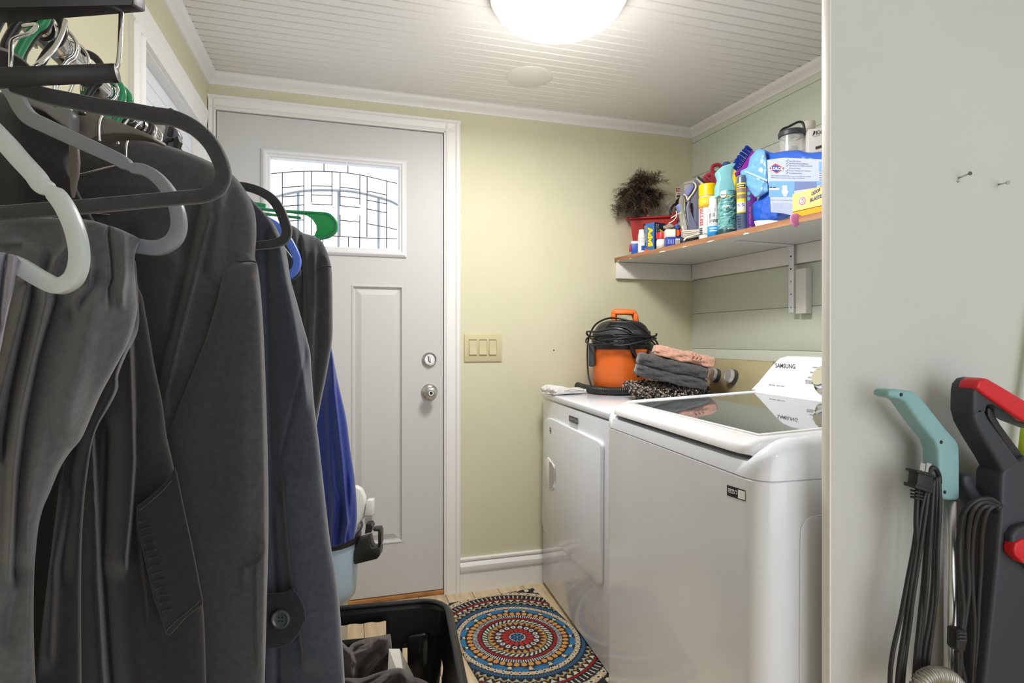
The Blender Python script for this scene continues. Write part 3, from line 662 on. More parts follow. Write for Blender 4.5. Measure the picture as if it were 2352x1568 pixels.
# shaggy mat
sh = empty('shaggy_bath_mat', onZ(1520, 902, DT), 'folded shaggy black and beige bath mat under the towels', 'bath mat')
C = W(1536, 780, 2.33); C.z = DT
mdark = mat('mat_dark', (.03, .028, .027), .9); mbeige = mat('mat_beige', hexc('a79a8c'), .9); mtw = mat('mat_taupe', hexc('6f655d'), .9)
roll('mat_body', C+Vector((0, 0, .005)), RGT, .28, [(-.09, 0), (-.10, .02), (-.08, .048), (0, .055), (.07, .05), (.09, .03), (.09, 0)], mdark, sh, .003, 5)
tufts = [G(), G(), G()]
for i in range(2600):
    a = random.uniform(-.175, .12); b = random.uniform(-.125, .05); e = max(0, 1-((b+.02)/.10)**2)
    z = .006+.060*math.sqrt(e)*random.uniform(.9, 1.08) if b > -.10 else random.uniform(.006, .045)
    p = C+RGT*a-FWD*(-b)+Vector((0, 0, max(z, .013))); d = Vector((random.uniform(-1, 1), random.uniform(-1.3, .3), random.uniform(-.5, .9))).normalized()
    L_ = random.uniform(.008, .016); tufts[i % 3].add(*tube([p, p+d*L_*.5, p+d*L_+Vector((0, 0, -.003))], lambda s: .0034*(1-.5*abs(s-.5)), 5))
for g_, m2 in zip(tufts, (mdark, mbeige, mtw)):
    o = g_.build('shag_pile', m2, sh, smooth=True); o['kind'] = 'stuff'
bk = G(); 
dk = empty('folded_towel', C+Vector((0, 0, .05)), 'dark grey folded bath towel, middle of the stack on the dryer', 'towel')
dkm = terry('terry_dark', '4b4a4c'); C2_ = W(1534, 780, 2.30); C2_.z = DT+.072
axt = (RGT-FWD*.15).normalized()
def tilt(o, ang, piv):
    R_ = Matrix.Rotation(ang, 4, FWD); inv = Vector(piv)
    for v_ in o.data.vertices: v_.co = R_ @ (v_.co+wloc(o)-inv)+inv-wloc(o)
tw_parts = [roll('towel', C2_+Vector((0, 0, .0)), axt, .270, [(-.075, .0), (-.09, .015), (-.085, .035), (-.06, .044), (.05, .042), (.075, .026), (.075, 0)], dkm, dk, .002, 8),
            roll('towel_fold', C2_+Vector((0, 0, .042))-RGT*.004, axt, .265, [(-.07, .0), (-.088, .016), (-.08, .038), (-.055, .046), (.05, .044), (.07, .026), (.07, 0)], dkm, dk, .002, 9)]
for o in tw_parts: tilt(o, math.radians(13), C2_)
pk = empty('folded_towel', C2_+Vector((0, 0, .07)), 'pink folded bath towel with chevron band, top of the stack', 'towel')
pkm = terry('terry_pink', 'cf9c88')
pkl = [roll('towel', C2_+Vector((0, 0, .089))+RGT*.034, axt, .23, [(-.065, .0), (-.082, .014), (-.075, .033), (-.05, .044), (.05, .042), (.07, .024), (.07, 0)], pkm, pk, .002, 12)]
for dx_ in range(3):
    P = [C2_+RGT*(.055+.016*dx_+.0)+Vector((0, 0, .0))]
    zg = [(-.062, .090), (-.078, .084), (-.087, .076), (-.086, .068)]
    pkl.append(tb('chevron_band', [C2_+axt*(.045+.014*dx_+(.008 if i % 2 else 0))-FWD*-(b)+Vector((0, 0, z)) for i, (b, z) in enumerate([(-.04, .133), (-.055, .131), (-.066, .127), (-.075, .120), (-.082, .110), (-.082, .100)])], .0022, terry('terry_pink_band', 'b98470'), pk, 6, 3))
for o in pkl: tilt(o, math.radians(13), C2_)
# ---------------------------------------------------------------- shelf
SK, SX0 = .1416, 1.263
def shp(px, off):
    A, B = ray(px); t = (SX0+off+SK*YB)/(A+SK*B); return A*t, B*t, t
SB, ST = CZ+.376, CZ+.396
shf = empty('wall_shelf', (1.5, 2.0, SB), 'painted white wall shelf with worn walnut front edge', 'shelf')
Ye = .93
A0 = Vector((SX0, YB-.003, SB)); A1 = Vector((SX0+SK*(YB-Ye), Ye, SB)); B1 = rw(YB-Ye, .004, SB); B0 = rw(.003, .004, SB); B0.y = YB-.003
o = mk('shelf_board', *prism([A0, A1, B1, B0], (0, 0, .0195)), mat('shelf_paint', hexc('d9dad8'), .5, bump=.1), shf)
ed = (A1-A0).normalized(); en = Vector((ed.y, -ed.x, 0)); en = en if en.x < 0 else -en
o = mk('edge_strip', *obox(A0+en*.0025-Vector((0, 0, 0)), A1-A0, -en*.0025, (0, 0, .0205)), shelfw_m, shf)
for s0, l0, d0_ in ((.33, .05, .005), (.62, .04, .004), (.02, .02, .004), (.80, .03, .005), (.48, .03, .003), (.12, .015, .003)):
    L_ = (A1-A0).length; mk('paint_chip', *prism([A0+ed*s0+en*.003, A0+ed*(s0+l0*.3)+en*.003+Vector((0, 0, d0_)), A0+ed*(s0+l0*.8)+en*.003+Vector((0, 0, d0_*.7)), A0+ed*(s0+l0)+en*.003], -en*.001), trim_m, shf)
o = mk('back_cleat', *boxv(SX0+.002, 1.693, YB-.022, YB-.001, SB-.08, SB-.001), trim_m, shf); bev(o, .002)
o = mk('side_cleat', *obox(rw(.025, .001, SB-.075), RD*1.55, RN*.02, (0, 0, .074)), trim_m, shf); bev(o, .002)
br = empty('shelf_bracket', rw(.66, 0, 1.24), 'white perforated metal shelf bracket screwed to the boarded wall', 'bracket')
bq = onX(1843, 700, 1.735); db_ = (YB-bq.y)
blk = mk('wood_block', *obox(rw(db_-.003, .0, CZ+.102), RD*.05, RN*.032, (0, 0, .175)), trim_m, br); bev(blk, .002)
v, f = obox(rw(db_-.035, .033, CZ+.108), RD*.026, RN*.003, (0, 0, .262)); leg_ = mk('bracket_leg', v, f, white_m, br); bev(leg_, .001)
mk('bracket_arm', *prism([rw(db_-.035, .033, CZ+.371), rw(db_-.009, .033, CZ+.371), rw(db_-.009, .30, CZ+.371), rw(db_-.035, .30, CZ+.371)], (0, 0, .004)), white_m, br)
for z_ in (.128, .18, .23, .28, .33): lt('screw_hole', [(0, .0008), (.0035, .0008), (.0035, 0)], rw(db_-.022, .036, CZ+z_), ink if z_ > .26 else mat('hole_grey', hexc('8b8b8b'), .6), leg_, 10, RN)
# ---------------------------------------------------------------- things on the shelf
def basisv(px, off):
    x, y, t = shp(px, off); v = Vector((-x, -y, 0)).normalized(); r = Vector((-v.y, v.x, 0)); r = r if r.dot(RGT) > 0 else -r
    return Vector((x, y, ST)), r, v, t     # base point, rightwards, toward camera, depth
def mpp(t): return t/F
def cyl_text(s, C, R, r, v, a0, a1, z0, z1, m, par, bold=0, rot=False, name='lettering'):
    """wrap lettering on a round container; a in radians from the camera-facing line (+ to the right)"""
    def fn(u, w_):
        if rot: u, w_ = 1-w_, u
        a = a0+(a1-a0)*u; return C+r*(R*math.sin(a))+v*(R*math.cos(a))+Vector((0, 0, z0+(z1-z0)*w_))
    if rot:
        def fn(u, w_): a = a0+(a1-a0)*w_; return C+r*(R*math.sin(a))+v*(R*math.cos(a))+Vector((0, 0, z0+(z1-z0)*(1-u)))
    return letter(s, 0, 0, 0, m, par, bold, name=name, fn=fn)
def band(name, C, R, z0, z1, m, par, n=32, a0=None, a1=None, r=None, v=None):
    if a0 is None: return mk(name, *lathe([(R, z0), (R, z1)], C, n), m, par, smooth=True)
    P = []; K = 10
    for z in (z0, z1):
        for i in range(K+1): a = a0+(a1-a0)*i/K; P.append(C+r*(R*math.sin(a))+v*(R*math.cos(a))+Vector((0, 0, z)))
    return mk(name, P, [(i, i+1, K+2+i, K+1+i) for i in range(K)], m, par, smooth=True)
def sbox(name, px0, px1, ytop, off, depth, m, label, cat, yaw=0, z0=ST, b=.001, group=None):
    """upright carton; yaw turns it. returns thing, frame"""
    C, r, v, t = basisv((px0+px1)/2, off); wd = (px1-px0)*mpp(t); h = zof(ytop, t)-z0
    R_ = Matrix.Rotation(yaw, 3, 'Z'); r = R_ @ r; v = R_ @ v
    o0 = C-r*wd/2-v*depth; o0.z = z0
    e = empty(name, C-v*depth/2, label, cat, group); o = mk('carton', *obox(o0, r*wd, v*depth, (0, 0, h)), m, e); bev(o, b)
    return e, o0+v*depth, r, v, wd, h, t
blue = mat('print_blue', hexc('2456b8'), .4); red = mat('print_red', hexc('c8232c'), .4); yellow = mat('print_yellow', hexc('f2d21c'), .4); navy = mat('print_navy', hexc('18243f'), .4)
# small blue box with red side
e, o0, r, v, wd, h, t = sbox('medicine_box', 1450, 1470, 553, .03, .035, blue, 'small blue and white medicine box at the far left end of the shelf', 'box')
mk('white_top_band', *obox(o0+v*.0004+Vector((0, 0, h*.82)), r*wd, v*.0003, (0, 0, h*.17)), whiteink, e)
o = mk('red_cap', *obox(o0-r*.010+Vector((0, 0, h*.3))-v*.03, r*.010, v*.02, (0, 0, h*.5)), red, e); bev(o, .003)
# tall white squeeze bottle
def bottle(name, px, off, hw_px, prof, label, cat, group=None):
    """prof: (part name, material, [(radius factor, y px)...])"""
    C, r, v, t = basisv(px, off); R0 = hw_px*mpp(t); e = empty(name, C, label, cat, group)
    for pn, m, P in prof:
        lt(pn, [(max(q, 0)*R0, max(0, zof(y, t)-ST)) for q, y in P], C, m, e, 36)
    return e, C, r, v, t, R0
def zs_(y, t): return zof(y, t)-ST
e, C, r, v, t, R0 = bottle('white_bottle', 1474, .022, 8.5, [('bottle_body', whitep_m, [(1, 600), (1.02, 578), (1, 545), (.9, 537), (.78, 534)]), ('cap', mat('cap_white', hexc('f2f1ee'), .35), [(.78, 535), (.76, 528), (.6, 527.5), (0, 527.4)])], 'slim white squeeze bottle between the small blue box and the tall box', 'bottle')
band('label_patch', C, R0*1.03, zs_(576, t), zs_(565, t), blue, e, a0=-.1, a1=.9, r=r, v=v)
for i, y in enumerate((548, 552, 556)): band('label_print', C, R0*1.02, zs_(y+.7, t), zs_(y, t), mat('print_grey', hexc('8d8f96'), .6), e, a0=-.8, a1=.6, r=r, v=v)
# tall pain reliever box, corner toward the camera
C, r, v, t = basisv(1503, .055); h = zof(512, t)-ST
e = empty('pill_carton', C, 'tall blue and navy pill box with yellow lettering standing near the left end', 'box')
fL = Matrix.Rotation(-.62, 3, 'Z') @ -r; fR = Matrix.Rotation(.75, 3, 'Z') @ r; wl, wr2 = 25*mpp(t)/abs(fL.dot(r)), 25*mpp(t)/abs(fR.dot(r))
fL.normalize(); fR.normalize()
if fL.dot(v) > 0: fL = Matrix.Rotation(.62, 3, 'Z') @ -r
if fR.dot(v) > 0: fR = Matrix.Rotation(-.75, 3, 'Z') @ r
K = C+v*.02
o = mk('carton', *prism([K, K+fL*wl, K+fL*wl+fR*wr2, K+fR*wr2], (0, 0, h)), mat('carton_blue', hexc('3c6fae'), .35), e); bev(o, .0008)
nl = fL.cross(UP); nl = nl if nl.dot(v) > 0 else -nl; nr = fR.cross(UP); nr = nr if nr.dot(v) > 0 else -nr
mk('side_print', *prism([K+nr*.0004, K+fR*wr2+nr*.0004, K+fR*wr2+nr*.0004+UP*h, K+nr*.0004+UP*h], nr*.0002), navy, e)
o1 = K+fL*wl
mk('red_arc', *prism([o1+nl*.0004, o1-fL*wl+nl*.0004+UP*.0, o1-fL*wl+nl*.0004+UP*.006, o1-fL*wl*.6+nl*.0004+UP*.009, o1-fL*wl*.25+nl*.0004+UP*.018, o1+nl*.0004+UP*.036], nl*.0002), mat('print_orange_red', hexc('e0522a'), .4), e)
mk('dark_band', *prism([o1+nl*.0003+UP*.036, o1-fL*wl*.22+nl*.0003+UP*.024, o1-fL*wl*.22+nl*.0003+UP*h, o1+nl*.0003+UP*h], nl*.0002), navy, e)
# vertical lettering (reads downwards)
letter('Advil', o1+(K-o1)*.42+nl*.0010+UP*h*.86, -UP*h*.66, (K-o1)*.46, yellow, e, .06)
for i in range(3): letter('Ibuprofen Tablets 200 mg', o1+(K-o1)*(.06+.11*i)+nl*.0010+UP*h*.93, -UP*h*(.45+.12*i), (K-o1)*.07, whiteink, e)
letter('A', K+fR*wr2*.45+nr*.001+UP*h*.80, -UP*h*.28, fR*wr2*.5, yellow, e, .06)
for i in range(2): letter('Pain Reliever', K+fR*wr2*(.12+.16*i)+nr*.001+UP*h*.94, -UP*h*.5, fR*wr2*.09, whiteink, e)
# white bottle, red cap
e, C, r, v, t, R0 = bottle('pill_bottle', 1519, .024, 11, [('bottle_body', whitep_m, [(.95, 600), (1, 575), (1, 553), (.88, 550)]), ('cap', red, [(1.04, 549), (1.04, 537), (.98, 534.5), (0, 534.2)])], 'small white pill bottle with a red cap', 'bottle')
band('label_patch', C, R0*1.01, zs_(570, t), zs_(556, t), mat('label_cream', hexc('dedad0'), .6), e)
# two stacked small cartons
e, o0, r, v, wd, h, t = sbox('small_carton', 1531, 1562, 544, .02, .05, mat('carton_violet', hexc('2a3c96'), .4), 'small dark blue carton, lower of the two by the pill bottle', 'box', yaw=.2)
mk('barcode_field', *obox(o0+r*wd*.66+v*.0003+UP*.001, r*wd*.33, v*.0002, UP*h*.8), mat('label_cream', hexc('dedad0'), .6), e)
for i in range(7): mk('barcode_line', *obox(o0+r*wd*(.70+.04*i)+v*.0006+UP*.003, r*wd*.018, v*.0002, UP*h*.6), ink, e)
for i in range(4): mk('print_stripe', *obox(o0+r*wd*(.1+.13*i)+v*.0004+UP*h*.25, r*wd*.06, v*.0002, UP*h*.5), mat('print_lilac', hexc('8b93dd'), .5), e)
zl = ST+h+.0006
e, o0, r, v, wd, h, t = sbox('small_carton', 1530, 1566, 526, .022, .05, mat('carton_white', hexc('e4ded2'), .4), 'small white and orange carton, upper of the two by the pill bottle', 'box', yaw=.2, z0=zl)
mk('end_print', *obox(o0+r*wd*.60+v*.0003, r*wd*.4, v*.0002, UP*h), navy, e); mk('orange_print', *obox(o0+r*wd*.66+v*.0006+UP*h*.1, r*wd*.14, v*.0002, UP*h*.8), mat('print_orange', hexc('e8641e'), .4), e)
mk('red_print', *obox(o0+r*wd*.80+v*.0006+UP*h*.2, r*wd*.1, v*.0002, UP*h*.6), red, e)
# red caddy bin
C, r, v, t = basisv(1512, .20); hb = zof(506, t)-ST; wb = 66*mpp(t)
rb = mat('bin_red', hexc('b3201f'), .3)
bin_ = empty('red_caddy', C, 'red plastic caddy tub holding scissors and a feather duster', 'tub')
def fr_ring(hw, hd, z): return [C+r*a+v*b+UP*z for a, b in ((-hw, -hd), (hw, -hd), (hw, hd), (-hw, hd))]
ra, rb2, rc, rd_ = fr_ring(wb*.78, .055, 0), fr_ring(wb*.94, .07, hb), fr_ring(wb*.92, .067, hb-.001), fr_ring(wb*.76, .052, .004)
v_ = ra+rb2+rc+rd_
f = [(3, 2, 1, 0), (12, 13, 14, 15)]+[(i, (i+1) % 4, 4+(i+1) % 4, 4+i) for i in range(4)]+[(4+i, 4+(i+1) % 4, 8+(i+1) % 4, 8+i) for i in range(4)]+[(8+i, 8+(i+1) % 4, 12+(i+1) % 4, 12+i) for i in range(4)]
mk('tub', v_, f, rb, bin_)
tb('rim', [C+r*a+v*b+UP*(hb) for a, b in ((-wb*.96, -.072), (wb*.96, -.072), (wb*.98, .07), (wb*.9, .078), (-wb*.9, .078), (-wb*.98, .07))], .0055, rb, bin_, 8, 4, closed=True)
CB = C
# scissors
so = mat('scissor_orange', hexc('e4472c'), .35)
def thing1(name, label, cat, loc): return empty(name, loc, label, cat)
s1 = thing1('scissors', 'scissors with orange-red loop handles standing in the red caddy', 'scissors', CB+UP*.01)
tq = t-.03
tb('handle', [W(x, y, tq) for x, y in ((1478, 462), (1472, 464), (1469, 476), (1476, 488), (1484, 493), (1487, 482), (1482, 468))], .0042, so, s1, 8, 6, True)
tb('handle', [W(x, y, tq+.01) for x, y in ((1468, 482), (1465, 486), (1470, 496), (1480, 500), (1486, 497), (1480, 486), (1473, 480))], .0042, so, s1, 8, 6, True)
mk('blade', *prism([W(1484, 492, tq), W(1490, 492, tq), W(1500, 535, tq), W(1497, 535, tq)], FWD*.002), steel, s1)
s2 = thing1('scissors', 'black handled scissors with red inside leaning in the caddy', 'scissors', CB+UP*.01+r*.05)
tb('handle', [W(x, y, tq) for x, y in ((1546, 472), (1541, 482), (1539, 496), (1546, 500), (1553, 492), (1555, 478), (1551, 470))], .006, black, s2, 8, 6, True)
tb('handle_inner', [W(x, y, tq-.004) for x, y in ((1545, 490), (1548, 487), (1551, 492), (1548, 497), (1545, 495))], .003, red, s2, 8, 6, True)
mk('blade', *prism([W(1542, 498, tq), W(1548, 498, tq), W(1545, 535, tq)], FWD*.002), steel, s2)
s3 = thing1('tool_handle', 'grey tapered tool handle leaning out of the red caddy', 'tool', CB+UP*.01-r*.05)
o = mk('grip', *tube([W(1450, 482, tq), W(1466, 489, tq), W(1484, 503, tq), W(1500, 525, tq)], lambda s: .008+.006*math.sin(s*2.5), 10), mat('grip_grey', hexc('77777a'), .45), s3, smooth=True)
# crumpled clear packaging
cpk = mat('clear_wrap', (.9, .9, .88), .08, alpha=.28, coat=.5)
s4 = thing1('plastic_wrapping', 'crumpled clear plastic packaging in the red caddy', 'wrapping', CB+UP*.02+r*.03)
rs = random.Random(3); P = []; nx_, ny_ = 16, 10
for j in range(ny_):
    for i in range(nx_): P.append(W(1492+54*i/15+rs.uniform(-2, 2), 452+52*j/9+rs.uniform(-3, 3)+10*abs(i/15-.3), tq+.01+rs.uniform(-.018, .018)))
mk('film', P, [(j*nx_+i, j*nx_+i+1, (j+1)*nx_+i+1, (j+1)*nx_+i) for j in range(ny_-1) for i in range(nx_-1)], cpk, s4)
# feather duster
du = empty('feather_duster', CB+UP*.02-v*.02, 'brown ostrich feather duster sticking out of the red caddy', 'feather duster')
fm_d = mat('feather_dark', hexc('241d18'), .9); fm_b = mat('feather_brown', hexc('5a4836'), .9); fm_l = mat('feather_tan', hexc('8a725a'), .9)
mk('handle', *tube([W(1490, 530, t), W(1483, 470, t)], .006, 10), black, du, smooth=True)
rs = random.Random(11); GG = [G(), G(), G()]
def barbs(p0, dr, L_, g_, width):
    """curved plume: spine with dense thin barbs"""
    side = dr.cross(Vector((rs.uniform(-1, 1), rs.uniform(-1, 1), rs.uniform(-1, 1)))).normalized(); p = Vector(p0); d = Vector(dr).normalized(); st_ = L_/13
    droop = Vector((rs.uniform(-.1, .1), rs.uniform(-.1, .1), -.10))
    for k_ in range(14):
        d = (d+droop).normalized(); q = p+d*st_
        for sg in (-1, 1):
            for m_i in range(3):
                b0 = p+(q-p)*(m_i/3); bd_ = (side*sg*rs.uniform(.6, 1.1)+d*rs.uniform(.5, 1.1)+Vector((rs.uniform(-.4, .4), rs.uniform(-.4, .4), rs.uniform(-.4, .4)))).normalized(); bl = width*math.sin(min(1, (k_+2)/9)*1.57)*rs.uniform(.6, 1.1)
                wv = d*.0011; mid = b0+bd_*bl*.55+Vector((0, 0, .001)); tip = b0+bd_*bl+d*bl*.25-Vector((0, 0, bl*.12))
                GG[rs.choice(g_)].add([b0-wv, b0+wv, mid+wv, mid-wv, tip], [(0, 1, 2, 3), (3, 2, 4)])
        p = q
tD = t-.075
cores = [(1478, 450, 1415, 445, 22), (1478, 445, 1432, 408, 20), (1480, 440, 1470, 400, 16), (1482, 435, 1496, 386, 20), (1486, 445, 1512, 430, 18), (1480, 455, 1450, 470, 14), (1486, 450, 1508, 455, 12), (1480, 440, 1450, 418, 14), (1480, 450, 1485, 470, 12)]
for x0, y0, x1, y1, n_ in cores:
    for _ in range(n_):
        a = W(x0+rs.uniform(-6, 6), y0+rs.uniform(-8, 8), tD+rs.uniform(-.02, .02)); b_ = W(x1+rs.uniform(-10, 10), y1+rs.uniform(-10, 10), tD+rs.uniform(-.05, .05))
        barbs(a, (b_-a).normalized(), (b_-a).length*rs.uniform(.7, 1.05), [0, 0, 1] if rs.random() < .6 else [1, 2, 0], .034)
for g_, m2, nm in zip(GG, (fm_d, fm_b, fm_l), ('dark_feathers', 'brown_feathers', 'tan_feathers')):
    o = g_.build(nm, m2, du); o['kind'] = 'stuff'
# blue cloth and grey sock by the caddy
def blob(name, C, sx, sy, sz, m, parent=None, seed=0, amp=.25, n=28):
    rs = np.random.RandomState(seed); ph = rs.uniform(0, 6, 8); v = []; f = []; Cc = Vector(C)
    for j in range(n+1):
        th = math.pi*j/n
        for i in range(n*2):
            a = math.pi*i/n; d = Vector((math.sin(th)*math.cos(a), math.sin(th)*math.sin(a), math.cos(th)))
            k_ = 1+amp*(math.sin(5*d.x+ph[0]+3*d.z)*.5+math.sin(9*d.y+ph[1]-4*d.z)*.3+math.sin(14*d.x*d.y+ph[2]+8*d.z)*.25)
            z = d.z*sz*k_; v.append(Cc+RGT*(d.x*sx*k_)+FWD*(d.y*sy*k_)+UP*z)
    w2 = n*2
    for j in range(n):
        for i in range(w2): f.append((j*w2+i, j*w2+(i+1) % w2, (j+1)*w2+(i+1) % w2, (j+1)*w2+i))
    return mk(name, v, f, m, parent, smooth=True)
C, r, v, t = basisv(1550, .10)
tag(pprism('blue_cloth', [(1520, 543), (1524, 532), (1540, 524), (1560, 510), (1572, 505), (1590, 520), (1596, 566), (1520, 566)], t-.02, .06, terry('cloth_blue', '3a6fc4'), None, .012), 'bright blue microfibre cloth bundled in front of the red caddy', 'cloth')
sk = blob('grey_cloth', W(1538, 522, t-.035), .024, .02, .014, mat('cloth_taupe', hexc('9b8f83'), .95, bump=.4, bscale=200), None, 4); tag(sk, 'small taupe grey cloth tucked beside the tall pill box', 'cloth')
# label card with red heading behind the iron
C, r, v, t = basisv(1564, .29)
e = empty('packaged_item', C, 'white card package with a dark red heading behind the iron', 'package')
mk('card', *prism([W(1552, 430, t), W(1578, 430, t), W(1578, 540, t), W(1552, 540, t)], FWD*.02), mat('card_cream', hexc('cfc6b2'), .6), e)
mk('heading', *prism([W(1553, 432, t-.0006), W(1574, 432, t-.0006), W(1574, 440, t-.0006), W(1553, 440, t-.0006)], FWD*.0003), mat('print_maroon', hexc('7c211c'), .5), e)
letter('TOUGH', W(1555, 438.5, t-.001), W(1572, 438.5, t-.001)-W(1555, 438.5, t-.001), W(1555, 434, t-.001)-W(1555, 438.5, t-.001), whiteink, e, .02)
for y in (443, 447, 455, 459): mk('print_line', *prism([W(1556, y, t-.0006), W(1572, y, t-.0006), W(1572, y+1.6, t-.0006), W(1556, y+1.6, t-.0006)], FWD*.0003), mat('print_brown', hexc('6b4336'), .6), e)
mk('print_block', *prism([W(1554, 449, t-.0006), W(1574, 449, t-.0006), W(1574, 453, t-.0006), W(1554, 453, t-.0006)], FWD*.0003), ink, e)
# white carton behind the iron
C, r, v, t = basisv(1595, .30)
e = empty('white_carton', C, 'plain white carton standing behind the steam iron', 'box')
mk('carton', *prism([W(1572, 418, t), W(1632, 404, t), W(1640, 470, t), W(1640, 550, t), W(1572, 553, t)], FWD*.08), mat('carton_pale', hexc('d6d0ca'), .55), e)
tb('crease_line', [W(x, y, t-.001) for x, y in ((1572, 424), (1585, 421), (1596, 425), (1612, 416))], .0008, mat('print_grey', hexc('8d8f96'), .6), e, 5)
# steam iron standing on its heel
C, r, v, t = basisv(1588, .045); ti = t
ir = empty('steam_iron', C, 'grey-blue and chrome steam iron standing upright with its white cord wrapped', 'iron')
def q5(x, y): return (1390+x/6.0308, 360+y/6.0308)
def ip(L_, dt=0): return [W(*q5(x, y), ti+dt) for x, y in L_]
igr = mat('iron_slate', hexc('6d7189'), .35); idk = mat('iron_dark', hexc('33363f'), .4); icr = mat('iron_cream', hexc('d9cfc4'), .35); iln = mat('iron_lilac', hexc('7d84bd'), .35)
o = mk('soleplate', *prism(ip([(1045, 545), (1065, 520), (1085, 530), (1110, 600), (1115, 800), (1165, 1020), (1100, 1030), (1070, 900), (1045, 760), (1030, 600)]), FWD*.07), chrome, ir); bev(o, .003)
o = mk('body', *prism(ip([(1110, 500), (1160, 590), (1120, 700), (1140, 900), (1165, 1030), (1310, 1030), (1310, 980), (1235, 860), (1180, 720), (1190, 560)], .004), FWD*.065), igr, ir); bev(o, .006, 3)
o = mk('handle', *prism(ip([(1100, 500), (1240, 330), (1290, 265), (1345, 300), (1420, 385), (1380, 440), (1300, 420), (1310, 560), (1305, 1000), (1230, 1000), (1235, 700), (1215, 640), (1150, 640), (1120, 620), (1200, 500), (1225, 420), (1210, 380)], .008), FWD*.05), igr, ir); bev(o, .006, 3)
o = mk('heel_stripe', *prism(ip([(1272, 290), (1296, 262), (1425, 380), (1400, 392)], .0), FWD*.07), idk, ir); bev(o, .002)
mk('handle_stripe', *prism(ip([(1262, 300), (1285, 275), (1400, 392), (1350, 400)], .003), FWD*.06), icr, ir)
tb('handle_trim', ip([(1215, 350), (1250, 380), (1255, 430), (1210, 510), (1170, 560), (1145, 600), (1120, 540), (1085, 520)], .004), .0035, icr, ir, 8)
o = mk('button_panel', *prism(ip([(1100, 505), (1150, 430), (1215, 360), (1228, 420), (1190, 490), (1150, 540)], .002), FWD*.02), iln, ir); bev(o, .002)
o = mk('spray_button', *prism(ip([(995, 665), (1050, 630), (1075, 640), (1065, 740), (1040, 770)], .005), FWD*.03), iln, ir); bev(o, .002)
wc_ = mat('cord_cream', hexc('d8d0c2'), .5)
for i in range(4):
    y0 = 1040+i*22; tb('cord_wrap', ip([(1075, y0), (1150, y0+14), (1310, y0-18), (1325, y0-25), (1200, y0-18), (1080, y0-10)], -.01+.003*i)+[], .0035, wc_, ir, 8, 6, True)
tb('cord', ip([(910, 850), (960, 820), (1010, 790), (1060, 775)], -.01), .0022, wc_, ir, 6); tb('cord', ip([(985, 750), (990, 800), (975, 850), (930, 895), (880, 920)], -.012), .0022, wc_, ir, 6)
tb('cord', ip([(1090, 1160), (1130, 1120), (1250, 1080), (1310, 1060)], -.012), .0035, wc_, ir, 8)
o = mk('heel', *prism(ip([(1090, 1030), (1310, 1020), (1310, 1160), (1100, 1190)], .01), FWD*.05), idk, ir); bev(o, .005)
# maroon cloths
e = empty('maroon_cloth', W(1640, 430, t+.05), 'crumpled maroon cloth bundled behind the yellow-capped can', 'cloth')
tm_ = shp(1640, .20)[2]; mar = fabric('cloth_maroon', 'a03040', 300)
C, r, v, t = basisv(1640, .20)
cloth('folded_cloth', [(1612, 408), (1625, 396), (1645, 392), (1660, 398)], [(1615, 540), (1665, 535)], [(1612, 408), (1613, 470), (1615, 540)], [(1660, 398), (1664, 470), (1665, 535)], tm_, mar, e, [([(1630, 395), (1650, 420)], .02, 4, 7), ([(1618, 405), (1640, 425)], .018, 4, 6), ([(1650, 395), (1655, 430)], .014, 5, 5)], .03, .02, 40, 50)
tb('rolled_edge', [W(x, y, tm_-.02) for x, y in ((1636, 385), (1640, 380), (1650, 378), (1656, 384), (1654, 392), (1645, 398), (1637, 393))], .008, mar, e, 10, 6, True)
tb('cloth_ridge', [W(x, y, tm_-.03) for x, y in ((1618, 410), (1630, 401), (1640, 398), (1654, 404))], .007, mar, e, 10)
e2 = blob('blue_stopper', W(1668, 378, shp(1668, .20)[2]), .016, .02, .012, mat('cap_slate', hexc('41588f'), .5), None, 2, .05); tag(e2, 'dull blue rubber stopper peeking out behind the teal sprayer', 'stopper')
# spray starch can with yellow cap
clearw = mat('can_white', hexc('dfe0e2'), .25, .3)
e, C, r, v, t, R0 = bottle('aerosol_can', 1625.5, .088, 20, [('can_body', clearw, [(.92, 600), (1, 548), (1, 456), (.95, 452)]), ('cap', mat('cap_yellow', hexc('f0d000'), .3), [(1.0, 452), (1.01, 430), (.98, 426), (.9, 424.5), (0, 424)])], 'aerosol can with a bright yellow cap', 'spray can')
band('yellow_field', C, R0*1.012, zs_(480, t), zs_(455, t), mat('label_yellow', hexc('efcb2e'), .4), e)
band('yellow_field', C, R0*1.014, zs_(492, t), zs_(480, t), mat('label_yellow'), e, a0=.0, a1=1.6, r=r, v=v)
cyl_text('Faultless', C, R0*1.03, r, v, -.95, -.3, zs_(520, t), zs_(476, t), mat('print_rose', hexc('cc5560'), .5), e, .01, rot=True)
for i in range(4): band('barcode_line', C, R0*1.02, zs_(528+i*4, t), zs_(525.5+i*4, t), ink, e, a0=-1.1, a1=-.6, r=r, v=v)
band('label_rule', C, R0*1.02, zs_(541, t), zs_(539, t), mat('print_grey'), e)
for i in range(14): 
    a = -.5+rs.random()*1.3; z = zs_(462+rs.random()*18, t); q = C+r*(R0*1.03*math.sin(a))+v*(R0*1.03*math.cos(a))+UP*z
    lt('dot', [(0, .0003), (.0014, .0003), (.0014, 0)], q, whiteink, e, 8, r*math.sin(a)+v*math.cos(a))
